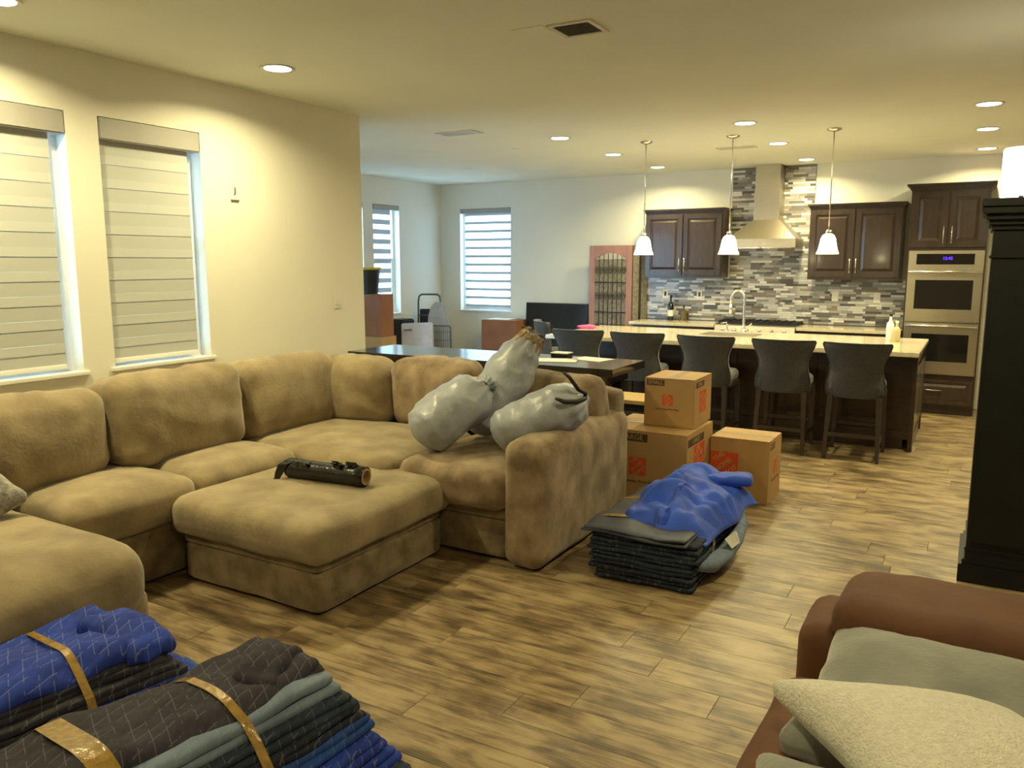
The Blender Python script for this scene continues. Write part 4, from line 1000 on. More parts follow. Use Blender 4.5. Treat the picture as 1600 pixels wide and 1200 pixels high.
bm = NB(); softbox((.11, .11, .006), .003, n=6, bm=bm); place(bm, (-3.45, 5.5, .975)); bm.free()
t = thing('low_bench', 'low black bench with honey wood top between sofa and stools', 'bench', (-2.75, 6.75, 0))
bm = NB(); box(bm, -3.35, -2.33, 6.52, 6.95, .47, .505, .004); obj('bench_top', bm, M['lightwood'], t)
for lx in (-3.28, -2.40):
    for ly in (6.57, 6.90):
        bm = NB(); box(bm, lx - .025, lx + .025, ly - .025, ly + .025, 0, .47, .003); obj('leg', bm, M['black'], t)
bm = NB(); box(bm, -3.26, -2.42, 6.56, 6.91, .40, .468); obj('rail', bm, M['black'], t)

# ------------------------------------------------------------------ wall things in the living room
t = thing('light_switch', 'white switch plate on the wall near its end by the dining room', 'light switch', (XL, 5.03, 1.386))
bm = NB(); box(bm, XL, XL + .006, 4.99, 5.07, 1.325, 1.447, .002); obj('cover_plate', bm, M['outlet'], t)
bm = NB(); box(bm, XL + .006, XL + .010, 5.013, 5.047, 1.352, 1.42, .001); obj('rocker', bm, M['outlet'], t)
t = thing('wall_bracket', 'tiny metal picture bracket on the wall right of the second window', 'bracket', (XL, 4.0, 2.17))
bm = NB(); box(bm, XL, XL + .012, 3.985, 4.055, 2.125, 2.133); obj('lower_clip', bm, M['steel'], t)
bm = NB(); box(bm, XL, XL + .012, 4.015, 4.025, 2.17, 2.215); obj('upper_hook', bm, M['steel'], t)

# ------------------------------------------------------------------ sectional sofa
sofa = thing('sectional_sofa', 'large tan microfiber corner sectional sofa along the windows and across the room', 'sofa', (-3.4, 3.6, 0))
def soft(name, x0, x1, y0, y1, z0, z1, m, parent, r=.06, crown_=(0, 0, 0), seed=0, wr=.004, n=16, rot=(0, 0, 0), ws=4.0, fold=0, fdir=(1, .4, .2), fscale=14, label=None):
    bm = softbox((x1 - x0, y1 - y0, z1 - z0), r, crown_, n, seed, wr, ws, 0, fold, fdir, fscale)
    place(bm, ((x0 + x1) / 2, (y0 + y1) / 2, (z0 + z1) / 2), rot)
    o = obj(name, bm, m, parent, smooth=True)
    if label: o['label'] = label
    return o
S, SD, SA = M['suede'], M['suede_dk'], M['suede_arm']
soft('base', -4.52, -3.70, 2.12, 4.98, .012, .335, SD, sofa, .03, (0.01, 0, 0), 1, .004)
soft('base', -4.52, -3.03, 1.02, 2.10, .012, .30, SD, sofa, .04, (0.01, 0, 0), 2, .004)
soft('base', -3.68, -2.20, 3.79, 4.98, .012, .255, SD, sofa, .03, (0, 0.01, 0), 3, .004)
soft('base_band', -3.68, -2.20, 3.775, 4.98, .245, .325, SD, sofa, .025, (0, 0, 0), 3, .003)
soft('back_frame', -4.54, -4.36, 1.0, 5.0, .2, .90, SD, sofa, .06, (0, 0, 0), 4, .004)
soft('back_frame', -4.50, -1.99, 4.82, 5.0, .2, .88, SD, sofa, .06, (0, 0, 0), 5, .004)
soft('seat_cushion', -4.34, -3.62, 2.10, 2.86, .315, .55, S, sofa, .085, (.02, .0, .03), 6, .006)
soft('seat_cushion', -4.34, -3.62, 2.87, 3.62, .315, .55, S, sofa, .085, (.01, .0, .03), 7, .006)
soft('seat_cushion', -4.34, -2.935, 3.63, 4.62, .30, .545, S, sofa, .08, (0, .02, .03), 8, .006)
soft('seat_cushion', -2.925, -2.19, 3.68, 4.66, .315, .55, SA, sofa, .075, (0, .02, .025), 9, .006)
soft('seat_cushion', -4.34, -2.945, 1.00, 2.09, .20, .54, S, sofa, .15, (.03, .0, .035), 10, .008)
soft('arm', -2.215, -1.955, 3.70, 5.0, .012, .735, SA, sofa, .085, (.012, .012, .012), 11, .010, 20, ws=3.0)
# back cushions, leaning a little
def backc(x0, x1, y0, y1, z0, z1, rx=0, ry=0, rz=0, seed=0, m=None, fold=.012, fdir=(0, 1, .3), wr=.014):
    soft('back_cushion', x0, x1, y0, y1, z0, z1, m or S, sofa, .10, (.04 if (x1 - x0) < .4 else 0, .04 if (y1 - y0) < .4 else 0, .02), seed, wr, 18, (rx, ry, rz), 3.2, fold, fdir, 7)
backc(-4.36, -4.07, 1.72, 2.66, .53, 1.01, ry=-.13, seed=21)
backc(-4.36, -4.05, 2.68, 3.60, .53, 1.045, ry=-.13, seed=22, fdir=(0, .7, 1))
backc(-4.36, -4.07, 3.61, 4.50, .53, 1.03, ry=-.13, seed=23)
backc(-4.27, -3.65, 4.42, 4.70, .53, .99, rx=.14, rz=.05, seed=24, fold=.018, fdir=(.6, 0, 1))
backc(-3.66, -2.96, 4.55, 4.82, .53, 1.01, rx=.13, seed=25, m=SA, fdir=(1, 0, .3))
backc(-2.94, -2.02, 4.55, 4.82, .53, .965, rx=.13, seed=26, m=SA, fdir=(1, 0, .1))

# throw pillow at the left edge
bm = softbox((.50, .50, .18), .06, (0, 0, .02), 14, 31, .008, 6, .75)
place(bm, (-3.86, 1.70, .71), (.35, .65, .3)); tag(obj('throw_pillow', bm, M['greyknit'], smooth=True), 'grey knitted throw pillow cut by the left edge of the photo', 'pillow')

# ottoman
ott = thing('ottoman', 'large square tan ottoman in the middle of the sectional', 'ottoman', (-3.12, 3.22, 0))
soft('base', -3.60, -2.63, 2.71, 3.74, .010, .225, SD, ott, .03, (0.008, .008, 0), 41, .005)
soft('base_band', -3.60, -2.635, 2.71, 3.735, .215, .27, SD, ott, .022, (0.004, .004, 0), 44, .004)
soft('top_cushion', -3.66, -2.57, 2.65, 3.79, .258, .475, S, ott, .085, (0.015, .015, .02), 42, .006)

# black stretch wrap roll
t = thing('stretch_wrap_roll', 'roll of black stretch wrap with cardboard core lying on the ottoman', 'wrap roll', (-3.06, 3.24, .49))
P0, P1 = Vector((-3.31, 3.215, .548)), Vector((-2.80, 3.275, .548))
ax = (P1 - P0).normalized(); q = ax.to_track_quat('Z', 'Y').to_matrix().to_4x4(); L = (P1 - P0).length
mt = Matrix.Translation(P0) @ q
bm = NB(); lathe(bm, [(.040, 0), (.053, .0), (.056, .01), (.055, .06), (.058, .075), (.055, .10), (.0555, L - .10), (.058, L - .085), (.055, L - .06), (.056, L - .004), (.045, L)], 32, mtx=mt, cap=False)
for v in bm.verts: v.co += noise.noise_vector(v.co * 30) * .0025
obj('film', bm, M['wrap'], t, smooth=True)
bm = NB(); lathe(bm, [(.036, 0), (.045, 0), (.045, L + .002), (.036, L + .002), (.036, 0)], 32, mtx=mt, cap=False); obj('core', bm, M['core'], t, smooth=True, flat_angle=40)
# loose film tails
rr = random.Random(5)
for k in range(9):
    s = rr.choice([rr.uniform(.02, .16), rr.uniform(.28, L - .06)]); a0 = rr.uniform(.9, 2.0)
    bm = NB(); pts = []
    for j in range(7):
        a = a0 + j * .12; r_ = .057 + .006 * j * rr.random()
        pts.append(mt @ Vector((r_ * math.cos(a), r_ * math.sin(a), s + .008 * math.sin(j * 2 + k))))
    strip(bm, pts, ax * rr.uniform(.012, .05), .0015); obj('film_tail', bm, M['wrap'], t)
bm = NB(); strip(bm, [P0 + Vector(v) for v in ((.03, -.02, .05), (.0, -.05, .03), (-.02, -.062, -.02), (-.03, -.07, -.052), (-.05, -.075, -.055))], [Vector((.07, 0, 0)), Vector((.07, 0, .01)), Vector((.06, 0, 0)), Vector((.04, 0, 0)), Vector((.015, .0, 0))], .0015)
obj('film_tail', bm, M['wrap'], t)

# ------------------------------------------------------------------ grey sacks on the sofa
def sack(label, p0, p1, rad, prof, seed, flat=.85, tie=True, side=(0, 0, 1)):
    p0, p1 = Vector(p0), Vector(p1); L = (p1 - p0).length; ax = (p1 - p0).normalized()
    t = thing('plastic_sack', label, 'sack', tuple(p0))
    up = Vector(side); u = ax.cross(up).normalized(); v = u.cross(ax).normalized()
    bm = NB(); n = 44; rows = []; m = 46
    for i in range(m + 1):
        s = i / m
        # interpolate the profile
        for (a, ra), (b, rb) in zip(prof, prof[1:]):
            if a <= s <= b: f = (s - a) / (b - a); f = f * f * (3 - 2 * f); R = ra + (rb - ra) * f; break
        c = p0 + ax * (L * s)
        row = []
        neck = max(0, 1 - abs(s - prof_neck) / .22)
        for k in range(n):
            a = 2 * PI * k / n
            d = u * math.cos(a) * R * rad + v * math.sin(a) * R * rad * flat
            co = c + d
            nn = d.normalized() if d.length > 1e-6 else ax
            w_ = noise.noise(co * 5 + Vector((seed, 0, 0))) * .030 * min(1, R * 1.4) + noise.noise(co * 13 + Vector((0, seed, 0))) * .010
            w_ += (abs(noise.noise(co * 9 + Vector((seed, seed, 0)))) - .2) * -.018 * min(1, R * 1.4)
            w_ += math.cos(a * 11 + seed) * .012 * neck * min(1, R * 2)
            row.append(bm.verts.new(co + nn * w_))
        rows.append(row)
    for a, b in zip(rows, rows[1:]):
        for k in range(n): bm.faces.new((a[k], a[(k + 1) % n], b[(k + 1) % n], b[k]))
    bm.faces.new(rows[0][::-1]); bm.faces.new(rows[-1])
    obj('sack_body', bm, M['plastic'], t, smooth=True)
    return t, p0, p1, ax, u, v, L
prof_neck = .90
PR = [(0, .30), (.04, .70), (.12, .92), (.30, 1.0), (.60, 1.0), (.78, .92), (.88, .62), (.93, .22), (.96, .24), (1.0, .40)]
t, p0, p1, ax, u, v, L = sack('grey plastic sack lying leftmost on the sofa, tied at its upper right end', (-2.85, 3.80, .665), (-2.62, 4.26, .95), .185, PR, 3.0)
bm = NB(); c = p0 + ax * L * .935; tube(bm, [c + (u * math.cos(a) + v * math.sin(a)) * .036 for a in [2 * PI * k / 14 for k in range(14)]], .007, 6, closed=True); obj('tie', bm, M['blackcord'], t, smooth=True)
PR2 = [(0, .2), (.04, .65), (.12, .9), (.35, 1.0), (.60, 1.0), (.80, .85), (.90, .62), (.95, .45), (1.0, .50)]
t, p0, p1, ax, u, v, L = sack('tallest grey plastic sack standing in the middle with crumpled open brown top', (-2.76, 4.27, .62), (-2.49, 4.60, 1.23), .18, PR2, 8.0)
bm = NB(); rr = random.Random(9)
for k in range(9):
    a = 2 * PI * k / 9; c = p1 + (u * math.cos(a) + v * math.sin(a)) * .055
    pts = [c - ax * .10 + (u * math.cos(a) + v * math.sin(a)) * .04, c - ax * .03 + (u * math.cos(a) + v * math.sin(a)) * .03, c + ax * rr.uniform(0, .05), c + ax * rr.uniform(-.02, .03) + (u * math.cos(a) + v * math.sin(a)) * rr.uniform(.02, .05)]
    strip(bm, pts, (u * -math.sin(a) + v * math.cos(a)) * rr.uniform(.05, .09), .003)
obj('crumpled_paper', bm, M['paperbrown'], t)
bm = NB()
for k in range(3): 
    pts = [p1 + (u * math.cos(a + k * 2) + v * math.sin(a + k * 2)) * (.05 + .02 * math.sin(a * 3)) + ax * (.02 * k + .02 * math.sin(a * 2) - .05) for a in [.35 * q for q in range(8)]]
    tube(bm, pts, .004, 5)
obj('draw_cord', bm, M['blackcord'], t, smooth=True)
PR3 = [(0, .25), (.04, .65), (.12, .88), (.30, 1.0), (.65, 1.0), (.82, .95), (.92, .70), (.965, .28), (.985, .14), (1.0, .16)]
prof_neck = .96
t, p0, p1, ax, u, v, L = sack('grey plastic sack resting against the sofa arm, tied with black cord', (-2.42, 3.97, .69), (-1.94, 4.27, .915), .165, PR3, 14.0)
bm = NB(); c = p0 + ax * L * .965 
cam_dir = (Vector((0, 0, 1.7)) - c).normalized()
lf = Vector((-.866, -.5, 0)); upv = Vector((0, 0, 1))
tube(bm, [c, c + cam_dir * .07 + upv * .03, c + cam_dir * .13 + lf * .04 + upv * .05, c + cam_dir * .17 + lf * .09 + upv * .12, c + cam_dir * .16 + lf * .13 + upv * .15], [.010, .012, .012, .012, .007], 8); obj('cord', bm, M['blackcord'], t, smooth=True)
bm = NB(); tube(bm, [c, c + cam_dir * .09, c + cam_dir * .15 + lf * .05 - upv * .02, c + cam_dir * .18 + lf * .12 - upv * .02, c + cam_dir * .18 + lf * .17 + upv * .0], [.010, .012, .013, .013, .008], 8); obj('cord', bm, M['blackcord'], t, smooth=True)

# ------------------------------------------------------------------ moving cartons
def print_face(t, hx, hy, h, face, size_text, cx, cz, sq, bar=None, line=True):
    """orange stencil square, size bar and slogan on one vertical face ('front' = -y, 'right' = +x), local coordinates"""
    rot = t.rotation_euler[2]; T4 = Matrix.Translation(t.location) @ Matrix.Rotation(rot, 4, 'Z')
    if face == 'front': F = lambda a, z, d=0.0: T4 @ Vector((a, -hy - d, z)); R = (T4.to_3x3() @ Vector((1, 0, 0)))
    else: F = lambda a, z, d=0.0: T4 @ Vector((hx + d, a, z)); R = (T4.to_3x3() @ Vector((0, 1, 0)))
    def rect(name, a0, a1, z0, z1, m, d):
        bm = NB(); vs = [bm.verts.new(F(a, z, d)) for a, z in ((a0, z0), (a1, z0), (a1, z1), (a0, z1))] + [bm.verts.new(F(a, z, d - .0006)) for a, z in ((a0, z0), (a1, z0), (a1, z1), (a0, z1))]
        bm.faces.new(vs[:4]); bm.faces.new(vs[4:][::-1])
        for k in range(4): bm.faces.new((vs[k], vs[(k + 1) % 4], vs[4 + (k + 1) % 4], vs[4 + k]))
        return obj(name, bm, m, t)
    s = sq / 2
    p = rect('printed_square', cx - s, cx + s, cz - s, cz + s, M['orange'], .0012)
    for k, (wd, dv) in enumerate((('THE', .30), ('HOME', .02), ('DEPOT', -.26))):
        c = F(cx + (k - 1) * sq * .17 - sq * .02, cz + dv * sq, .0016)
        Rt = Vector(R); U = Vector((0, 0, 1)); a = math.radians(42)
        r2 = Rt * math.cos(a) + U * math.sin(a); u2 = -Rt * math.sin(a) + U * math.cos(a)
        text_mesh('lettering', wd, sq * .26, M['cardlight'], p, facing(c, r2, u2), .0003, bold=sq * .004)
    if bar:
        b0, b1, z0, z1 = bar; pb = rect('size_bar', b0, b1, z0, z1, M['ink'], .0012)
        text_mesh('lettering', size_text, (z1 - z0) * .95, M['cardlight'], pb, facing(F((b0 + b1) / 2, (z0 + z1) / 2, .0016), R, (0, 0, 1)), .0003)
    if line:
        text_mesh('slogan', 'More saving. More doing.', sq * .22, M['ink'], t, facing(F(cx, cz - sq * .85, .0013), R, (0, 0, 1)), .0003)

tA, hx, hy, h = carton('moving_carton', 'large moving carton with orange print standing behind the sofa arm', 'box', -2.23, -1.61, 5.14, 5.74, 0, .55, M['card'], rotz=.0)
print_face(tA, hx, hy, h, 'front', 'LARGE', .02 - .06, .30, .125, (-.19, .03, .475, .53))
print_face(tA, hx, hy, h, 'right', 'LARGE', -.02, .33, .24, (-.28, .08, .46, .515), line=False)
tB, hx, hy, h = carton('moving_carton', 'small moving carton on top of the large one', 'box', -2.005, -1.645, 5.36, 5.80, .552, .895, M['card'], rotz=.02)
print_face(tB, hx, hy, h, 'front', 'SMALL', -.01, .19, .075, (-.165, -.035, .29, .33))
print_face(tB, hx, hy, h, 'right', 'SMALL', .0, .17, .155, (-.18, .02, .28, .32), line=False)
tC, hx, hy, h = carton('moving_carton', 'low moving carton to the right of the large one, nearest the walkway', 'box', -1.60, -1.18, 5.66, 6.04, 0, .455, M['card'], rotz=-.01)
print_face(tC, hx, hy, h, 'front', 'MEDIUM', -.105, .25, .20, None, line=False)
print_face(tC, hx, hy, h, 'right', 'MEDIUM', .02, .24, .10, (-.15, -.02, .385, .43))

# ------------------------------------------------------------------ moving blanket bundles
def layer(name, L, W, th, loc, rot, m, parent, seed, wr=.010, label=None):
    """one folded blanket: two leaves joined in rounded folds"""
    bm = NB(); leaf = th * .5
    for s in (-1, 1):
        b = softbox((L - (.02 if s > 0 else 0), W - (.015 if s > 0 else 0), leaf * 1.06), leaf * .5, (0, 0, .004), 16, seed + s, wr, 5)
        place(b, (0, 0, s * leaf * .5)); me = bpy.data.meshes.new('tmp'); b.to_mesh(me); b.free(); bm.from_mesh(me); bpy.data.meshes.remove(me)
    place(bm, loc, rot); o = obj(name, bm, m, parent, smooth=True)
    if label: o['label'] = label
    return o

def drape(name, pts_fn, nu, nv, m, parent, th=.012):
    bm = NB(); g = [[bm.verts.new(pts_fn(i / nu, j / nv)) for j in range(nv + 1)] for i in range(nu + 1)]
    for i in range(nu):
        for j in range(nv): bm.faces.new((g[i][j], g[i + 1][j], g[i + 1][j + 1], g[i][j + 1]))
    o = obj(name, bm, m, parent, smooth=True)
    s = o.modifiers.new('thick', 'SOLIDIFY'); s.thickness = th; s.offset = -1
    return o

# middle bundle: corners on the floor (-1.73,3.89) (-1.18,3.87) (-1.11,4.81)
t = thing('blanket_bundle', 'taped blanket bundle with a crumpled bright blue blanket on top, beside the cartons', 'blanket bundle', (-1.44, 4.34, 0), .03)
cx, cy = -1.45, 4.33; a_ = .02
rr = random.Random(21)
cols = ['navyq', 'navyq', 'darkteal', 'darkteal', 'navyq']
zz = .008
for k, c in enumerate(cols):
    th = .050
    layer('folded_blanket', .56 + rr.uniform(-.02, .03) + .01 * k, .94 + rr.uniform(-.03, .03), th, (cx + rr.uniform(-.015, .015) - .004 * k, cy + rr.uniform(-.02, .02), zz + th / 2), (0, rr.uniform(-.01, .01), a_ + rr.uniform(-.03, .03)), M[c], t, 50 + k, .012)
    zz += th * .98
ztop = zz
o = layer('folded_blanket', .60, .98, .030, (cx - .03, cy, ztop + .015), (0, 0, a_ - .04), M['greyblue'], t, 60, .016, 'dark slate folded blanket'); 
ztop += .03
# long grey-teal fold hanging on the right side
bm = NB(); rows_p = [(-1.165, 3.96, .13), (-1.13, 4.1, .10), (-1.10, 4.25, .11), (-1.085, 4.42, .15), (-1.10, 4.58, .20), (-1.14, 4.7, .23)]
tube(bm, rows_p, [.03, .045, .05, .045, .04, .025], 12)
for v_ in bm.verts: v_.co += noise.noise_vector(v_.co * 12) * .01
obj('hanging_fold', bm, M['tealq'], t, smooth=True)
bm = NB(); vs = [(-1.09, 4.20, .215), (-1.06, 4.30, .235), (-1.07, 4.37, .21), (-1.04, 4.33, .165), (-1.06, 4.24, .155)]
A = [bm.verts.new(p) for p in vs]; B = [bm.verts.new((p[0] + .002, p[1] - .001, p[2])) for p in vs]; bm.faces.new(A); bm.faces.new(B[::-1])
for k in range(5): bm.faces.new((A[k], B[k], B[(k + 1) % 5], A[(k + 1) % 5]))
obj('paper_tag', bm, M['paper'], t)['label'] = 'torn white paper tag'
# bright blue crumpled blanket on top
def blue_fn(u, v):
    x = -1.67 + .57 * u; y = 4.02 + .90 * v; y += (.5 - u) * .10
    x += .05 * noise.noise(Vector((u * 3, v * 3, 1))) - .06 * (v - .5) * (1 if u < .5 else -1) ; y += .06 * noise.noise(Vector((u * 3, v * 3, 7)))
    e = min(u, 1 - u) * min(v, 1 - v) * 4
    z = ztop + .012 + .10 * math.sqrt(max(0, min(1, e * 1.6)))
    z += .12 * math.exp(-(((u - .50) / .26) ** 2 + ((v - .86) / .13) ** 2)) + .05 * math.exp(-(((u - .35) / .2) ** 2 + ((v - .35) / .25) ** 2))
    z += .075 * (abs(noise.noise(Vector((u * 4.5, v * 6, 3)))) - .15) * min(1, e * 6) + .02 * math.sin(u * 9 + v * 14 + 3 * noise.noise(Vector((u * 3, v * 3, 0)))) * min(1, e * 5)
    if u > .88 : z -= (u - .88) * .55
    if v < .08: z -= (.08 - v) * .5
    return (x, y, max(z, ztop - .04 if u > .9 or v < .1 else ztop + .006))
drape('top_blanket', blue_fn, 56, 70, M['brightblue'], t, .010)['label'] = 'crumpled bright blue blanket'
bm = NB(); sub = softbox((.34, .16, .05), .022, (0, 0, .015), 14, 77, .012, 7, 0, .006); place(sub, (-1.27, 4.80, ztop + .10), (.0, -.10, .15)); obj('rolled_corner', sub, M['brightblue'], t, smooth=True)
MID = t
# near bundles, bottom left of the frame
from mathutils.bvhtree import BVHTree
def wrap_strap(bnd, x0, width=.03, slant=0.0, world_objs=None, off=.004):
    """taut tape band round a bundle: the hull of its cross-section at local x0, cut out of the real meshes"""
    vs, ps = [], []
    for ch in bnd.children:
        if ch.type != 'MESH' or ch.name.startswith('tape'): continue
        b = len(vs); mw = ch.matrix_basis
        vs += [mw @ v.co for v in ch.data.vertices]; ps += [[b + i for i in p.vertices] for p in ch.data.polygons]
    tr = BVHTree.FromPolygons(vs, ps)
    zs = max(v.z for v in vs); cy = sum(v.y for v in vs) / len(vs); cz = zs * .45
    hits = []
    for k in range(72):
        a = 2 * PI * k / 72; d = Vector((0, math.cos(a), math.sin(a)))
        xx = x0 + slant * math.cos(a)
        h = tr.ray_cast(Vector((xx, cy, cz)) + d * 2.0, -d, 3.0)
        if h[0] is not None: hits.append((h[0].y, max(h[0].z, .002)))
    pts = sorted(set(hits))
    def half(p):
        o = []
        for q in p:
            while len(o) > 1 and (o[-1][0] - o[-2][0]) * (q[1] - o[-2][1]) - (o[-1][1] - o[-2][1]) * (q[0] - o[-2][0]) <= 0: o.pop()
            o.append(q)
        return o
    hull = half(pts)[:-1] + half(pts[::-1])[:-1]
    my, mz = sum(p[0] for p in hull) / len(hull), sum(p[1] for p in hull) / len(hull)
    P = []
    n = len(hull)
    for i in range(n):          # resample the edges so the band can ripple a little
        a, b = hull[i], hull[(i + 1) % n]; m = max(1, int(math.dist(a, b) / .05))
        for k in range(m):
            y_, z_ = a[0] + (b[0] - a[0]) * k / m, a[1] + (b[1] - a[1]) * k / m
            L = math.hypot(y_ - my, z_ - mz); P.append(Vector((x0 + slant * (y_ - cy) * 3, y_ + (y_ - my) / L * off, max(.001, z_ + (z_ - mz) / L * off))))
    P.append(P[0])
    bm = NB(); strip(bm, P, Vector((width, 0, 0)), .002); obj('tape_strap', bm, M['tape'], bnd, world=False)

def bundle(label, P, ang, L, W, cols, th, shear, seed, labels=None, fan=0.0, taper=0.0):
    """stack of long folded blankets; P = floor point under the middle of the stack; colours run bottom to top"""
    t = thing('blanket_bundle', label, 'blanket bundle', (P[0], P[1], 0), ang)
    r_ = random.Random(seed); z = .006; n = len(cols)
    for k, (c, tk) in enumerate(zip(cols, th)):
        k2 = k / (n - 1); bm = NB(); leaf = tk * .5; Wk = W * (1 - taper * k2)
        for s in (-1, 1):
            b = softbox((L - (.03 if s > 0 else 0), Wk - (.02 if s > 0 else 0), leaf * 1.12), leaf * .5, (0, 0, .008), 22, seed + k * 3 + s, .012, 4.5)
            place(b, (0, 0, s * leaf * .5)); me = bpy.data.meshes.new('tmp'); b.to_mesh(me); b.free(); bm.from_mesh(me); bpy.data.meshes.remove(me)
        if labels and labels.get(k) and 'loose' in labels[k]:
            for v in bm.verts:
                q = Vector((v.co.x * 3.2, v.co.y * 5, seed)); v.co.z += (noise.noise(q) * .030 + abs(noise.noise(q * 1.9)) * -.030) * (1 if v.co.z > 0 else .3)
                v.co.y += noise.noise(Vector((v.co.x * 3, seed, 2))) * .05
                if v.co.y < -Wk * .33: v.co.z -= (-Wk * .33 - v.co.y) * .55
        place(bm, (r_.uniform(-.012, .012) + fan * (.5 - k2), shear * (k2 - .5) + W * taper * k2 * .5 * 0 + r_.uniform(-.008, .008), z + tk / 2), (0, r_.uniform(-.012, .012), r_.uniform(-.03, .03)))
        o = obj('folded_blanket', bm, M[c], t, smooth=True, world=False)
        if labels and labels.get(k): o['label'] = labels[k]
        z += tk * .96
    return t, z
BA = bundle('taped bundle under a royal blue quilted blanket, at the lower left corner', (-2.64, 1.37), math.radians(82), 1.04, .46,
            ['navyq', 'midq', 'blue', 'charq', 'blue', 'charq', 'charq', 'blue'], [.045, .05, .045, .045, .045, .05, .045, .062], .16, 101,
            {7: 'loose royal blue quilted blanket', 1: 'mid blue folded blanket'}, fan=.34, taper=.05)
BB = bundle('taped charcoal, grey and blue blanket bundle nearest the camera, bottom edge', (-1.86, 1.38), math.radians(84), 1.04, .46,
            ['darkteal', 'blue', 'blue', 'midq', 'navyq', 'darkteal', 'tealq', 'charq'], [.075, .055, .055, .055, .040, .045, .062, .042], .20, 202,
            {7: 'loose charcoal quilted blanket', 6: 'pale grey-teal blanket', 0: 'dark teal blanket'}, fan=.14, taper=.22)
# bunched corners of the top blankets at their far ends
bm = NB(); softbox((.20, .34, .07), .033, (0, 0, .02), 14, 91, .020, 7, 0, .008, bm=bm); place(bm, (.34, .02, BA[1] - .035), (.1, .10, .1)); obj('bunched_corner', bm, M['blue'], BA[0], smooth=True, world=False)
bm = NB(); softbox((.24, .16, .055), .026, (0, 0, .01), 14, 92, .012, 6, 0, .006, bm=bm); place(bm, (.33, .08, BB[1] - .014), (.12, -.06, .5)); obj('folded_corner', bm, M['charq'], BB[0], smooth=True, world=False)
def wrap_mid(y0, width, slant):
    # same idea for the middle bundle, whose long side runs along y
    b = MID; old = {}
    vs, ps = [], []
    for ch in b.children:
        if ch.type != 'MESH' or ch.name.startswith(('tape', 'paper', 'hanging', 'top_', 'rolled')): continue
        n0 = len(vs); vs += [v.co.copy() for v in ch.data.vertices]; ps += [[n0 + i for i in p.vertices] for p in ch.data.polygons]
    tr = BVHTree.FromPolygons(vs, ps); hits = []
    for k in range(90):
        a = 2 * PI * k / 90; d = Vector((math.cos(a), 0, math.sin(a))); h = tr.ray_cast(Vector((0, y0 + slant * math.cos(a), .16)) + d * 2, -d, 3)
        if h[0] is not None: hits.append((h[0].x, max(h[0].z, .002)))
    pts = sorted(set(hits))
    def half(p):
        o = []
        for q in p:
            while len(o) > 1 and (o[-1][0] - o[-2][0]) * (q[1] - o[-2][1]) - (o[-1][1] - o[-2][1]) * (q[0] - o[-2][0]) <= 0: o.pop()
            o.append(q)
        return o
    hull = half(pts)[:-1] + half(pts[::-1])[:-1]
    P = []
    for x_, z_ in hull:
        L = math.hypot(x_, z_ - .16); P.append(Vector((x_ + x_ / L * .004, y0 + slant * x_ * 3, max(.001, z_ + (z_ - .16) / L * .004))))
    P.append(P[0]); bm = NB(); strip(bm, P, Vector((0, width, 0)), .002); obj('tape_strap', bm, M['tape'], b, world=False)
wrap_mid(-.22, .045, .05); wrap_mid(.18, .05, .06)
wrap_strap(BA[0], .10, .028); wrap_strap(BA[0], -.30, .028)
wrap_strap(BB[0], .12, .030); wrap_strap(BB[0], -.26, .07)

# ------------------------------------------------------------------ black cabinet and lamp at the right edge
t = thing('black_armoire', 'tall black painted armoire with stepped crown at the right edge', 'armoire', (.62, 5.1, 0))
AX0, AX1, AY0, AY1 = .045, 1.20, 4.80, 5.32
bm = NB(); box(bm, AX0, AX1, AY0, AY1, .12, 1.86, .003); obj('body', bm, M['black'], t)
bm = NB(); box(bm, AX0 - .03, AX1 + .03, AY0 - .03, AY1 + .02, 0, .10, .003); box(bm, AX0 - .015, AX1 + .015, AY0 - .015, AY1 + .01, .10, .125, .004); obj('plinth', bm, M['black'], t)
bm = NB(); box(bm, AX0 - .006, AX1 + .006, AY0 - .006, AY1, .175, .19, .002); obj('lower_moulding', bm, M['black'], t)
bm = NB(); box(bm, AX0 - .008, AX1 + .008, AY0 - .008, AY1, 1.72, 1.735, .003); obj('upper_moulding', bm, M['black'], t)
bm = NB()
for k, (o_, z0, z1) in enumerate(((.010, 1.86, 1.885), (.022, 1.885, 1.91), (.036, 1.91, 1.94), (.052, 1.94, 1.975), (.060, 1.975, 2.015))): box(bm, AX0 - o_, AX1 + o_, AY0 - o_, AY1, z0, z1, .003)
obj('crown_moulding', bm, M['black'], t)
for k in range(2):
    a = AX0 + .02 + k * .56; bm = NB(); box(bm, a, a + .55, AY0 - .012, AY0 - .001, .22, 1.70, .004); d = obj('door', bm, M['black'], t)
    bm = NB(); lathe(bm, [(.008, 0), (.008, .012), (.016, .02), (.012, .03), (.001, .032)], 16, mtx=Matrix.Translation((a + (.51 if k == 0 else .04), AY0 - .012, 1.0)) @ Matrix.Rotation(PI / 2, 4, 'X')); obj('knob', bm, M['chrome'], d, smooth=True)
t = thing('table_lamp', 'glowing white drum lamp on top of the black armoire', 'lamp', (.15, 4.98, 2.015))
bm = NB(); lathe(bm, [(.05, 0), (.05, .008), (.012, .014), (.010, .03)], 24, (.155, 4.98, 2.015)); obj('base', bm, M['black'], t, smooth=True)
bm = NB(); lathe(bm, [(.095, .018), (.095, .255), (.088, .262), (.001, .262)], 36, (.155, 4.98, 2.015), cap=False); obj('lamp_shade', bm, M['lampshade'], t, smooth=True, flat_angle=40)
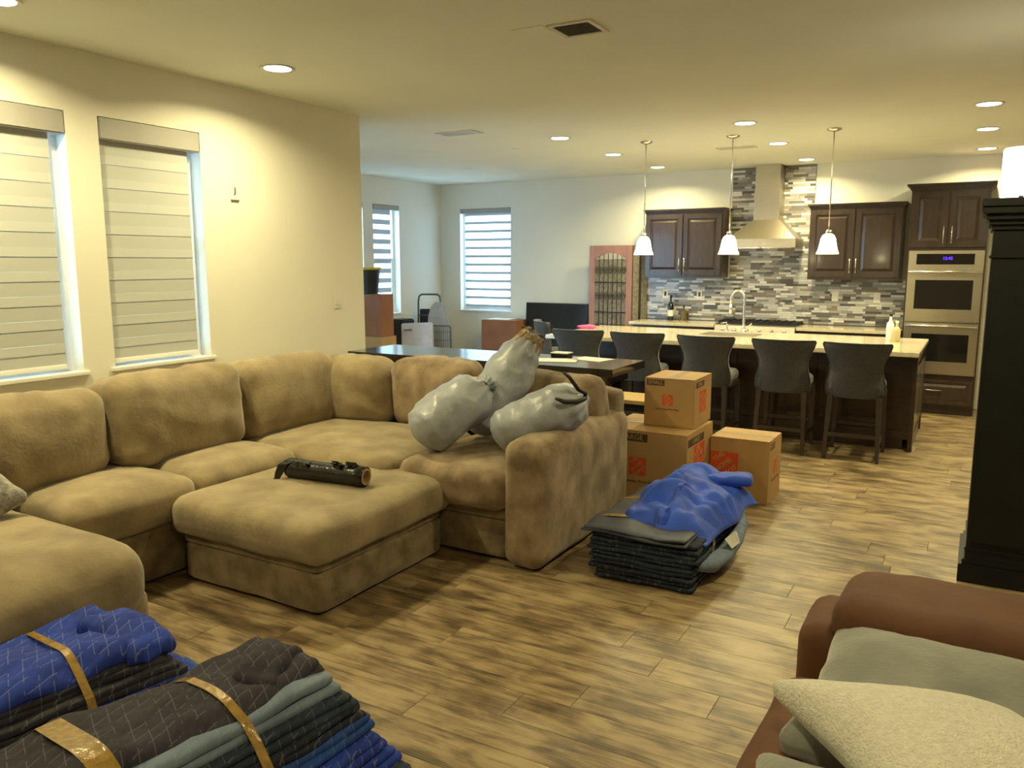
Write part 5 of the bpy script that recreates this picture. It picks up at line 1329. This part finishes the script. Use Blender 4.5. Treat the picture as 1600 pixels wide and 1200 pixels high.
d = bpy.data.lights.new('lamp_bulb', 'POINT'); d.energy = 1.5; d.color = WARM; d.shadow_soft_size = .09
o = bpy.data.objects.new('lamp_bulb', d); COL.objects.link(o); o.location = (.155, 4.98, 2.40)

# ------------------------------------------------------------------ brown sofa and pillows, lower right
bs = thing('brown_sofa', 'brown microsuede sofa at the lower right, seen over its arm', 'sofa', (.15, 1.9, 0))
BR = M['brownleather']
soft('base', -.43, .55, .60, 2.92, .015, .30, BR, bs, .05, (.01, .01, 0), 71, .006)
soft('seat_cushion', -.45, .55, .62, 2.52, .27, .44, BR, bs, .075, (.012, 0, .012), 72, .008)
soft('arm_panel', -.42, .56, 2.53, 2.90, .10, .56, BR, bs, .07, (.01, .01, 0), 73, .008)
soft('arm_pad', -.31, .66, 2.48, 2.88, .51, .68, BR, bs, .08, (.01, .01, .012), 74, .010)
soft('back', .50, .78, .60, 2.90, .10, .90, BR, bs, .09, (.01, 0, .01), 75, .010)
def pillow(label, size, loc, rot, m, seed, fold=.0, wr=.010):
    bm = softbox(size, .05, (0, 0, .02), 20, seed, wr, 5, .82, fold, (1, .3, 0), 8); place(bm, loc, rot)
    return tag(obj('throw_pillow', bm, m, smooth=True), label, 'pillow')
pillow('large grey velvet pillow leaning on the arm of the brown sofa', (.72, .60, .22), (.02, 2.23, .53), (.16, -.02, -.10), M['greypillow'], 81, .004, .014)
bm = softbox((.62, .62, .20), .05, (0, 0, .02), 22, 82, .008, 5, .82)
bm.transform(Matrix.Translation((.05, 1.905, .60)) @ Matrix.Rotation(math.radians(-17), 4, 'Z') @ Matrix.Rotation(.05, 4, 'X') @ Matrix.Diagonal((1.1, .62, 1, 1)) @ Matrix.Rotation(math.radians(45), 4, 'Z'))
tag(obj('throw_pillow', bm, M['cream'], smooth=True), 'cream fleece pillow in front of the large grey one', 'pillow')
pillow('sage grey pillow lying flat under the cream one at the bottom edge', (.66, .56, .13), (-.05, 1.62, .50), (.0, .0, .03), M['greypillow'], 83, 0, .008)
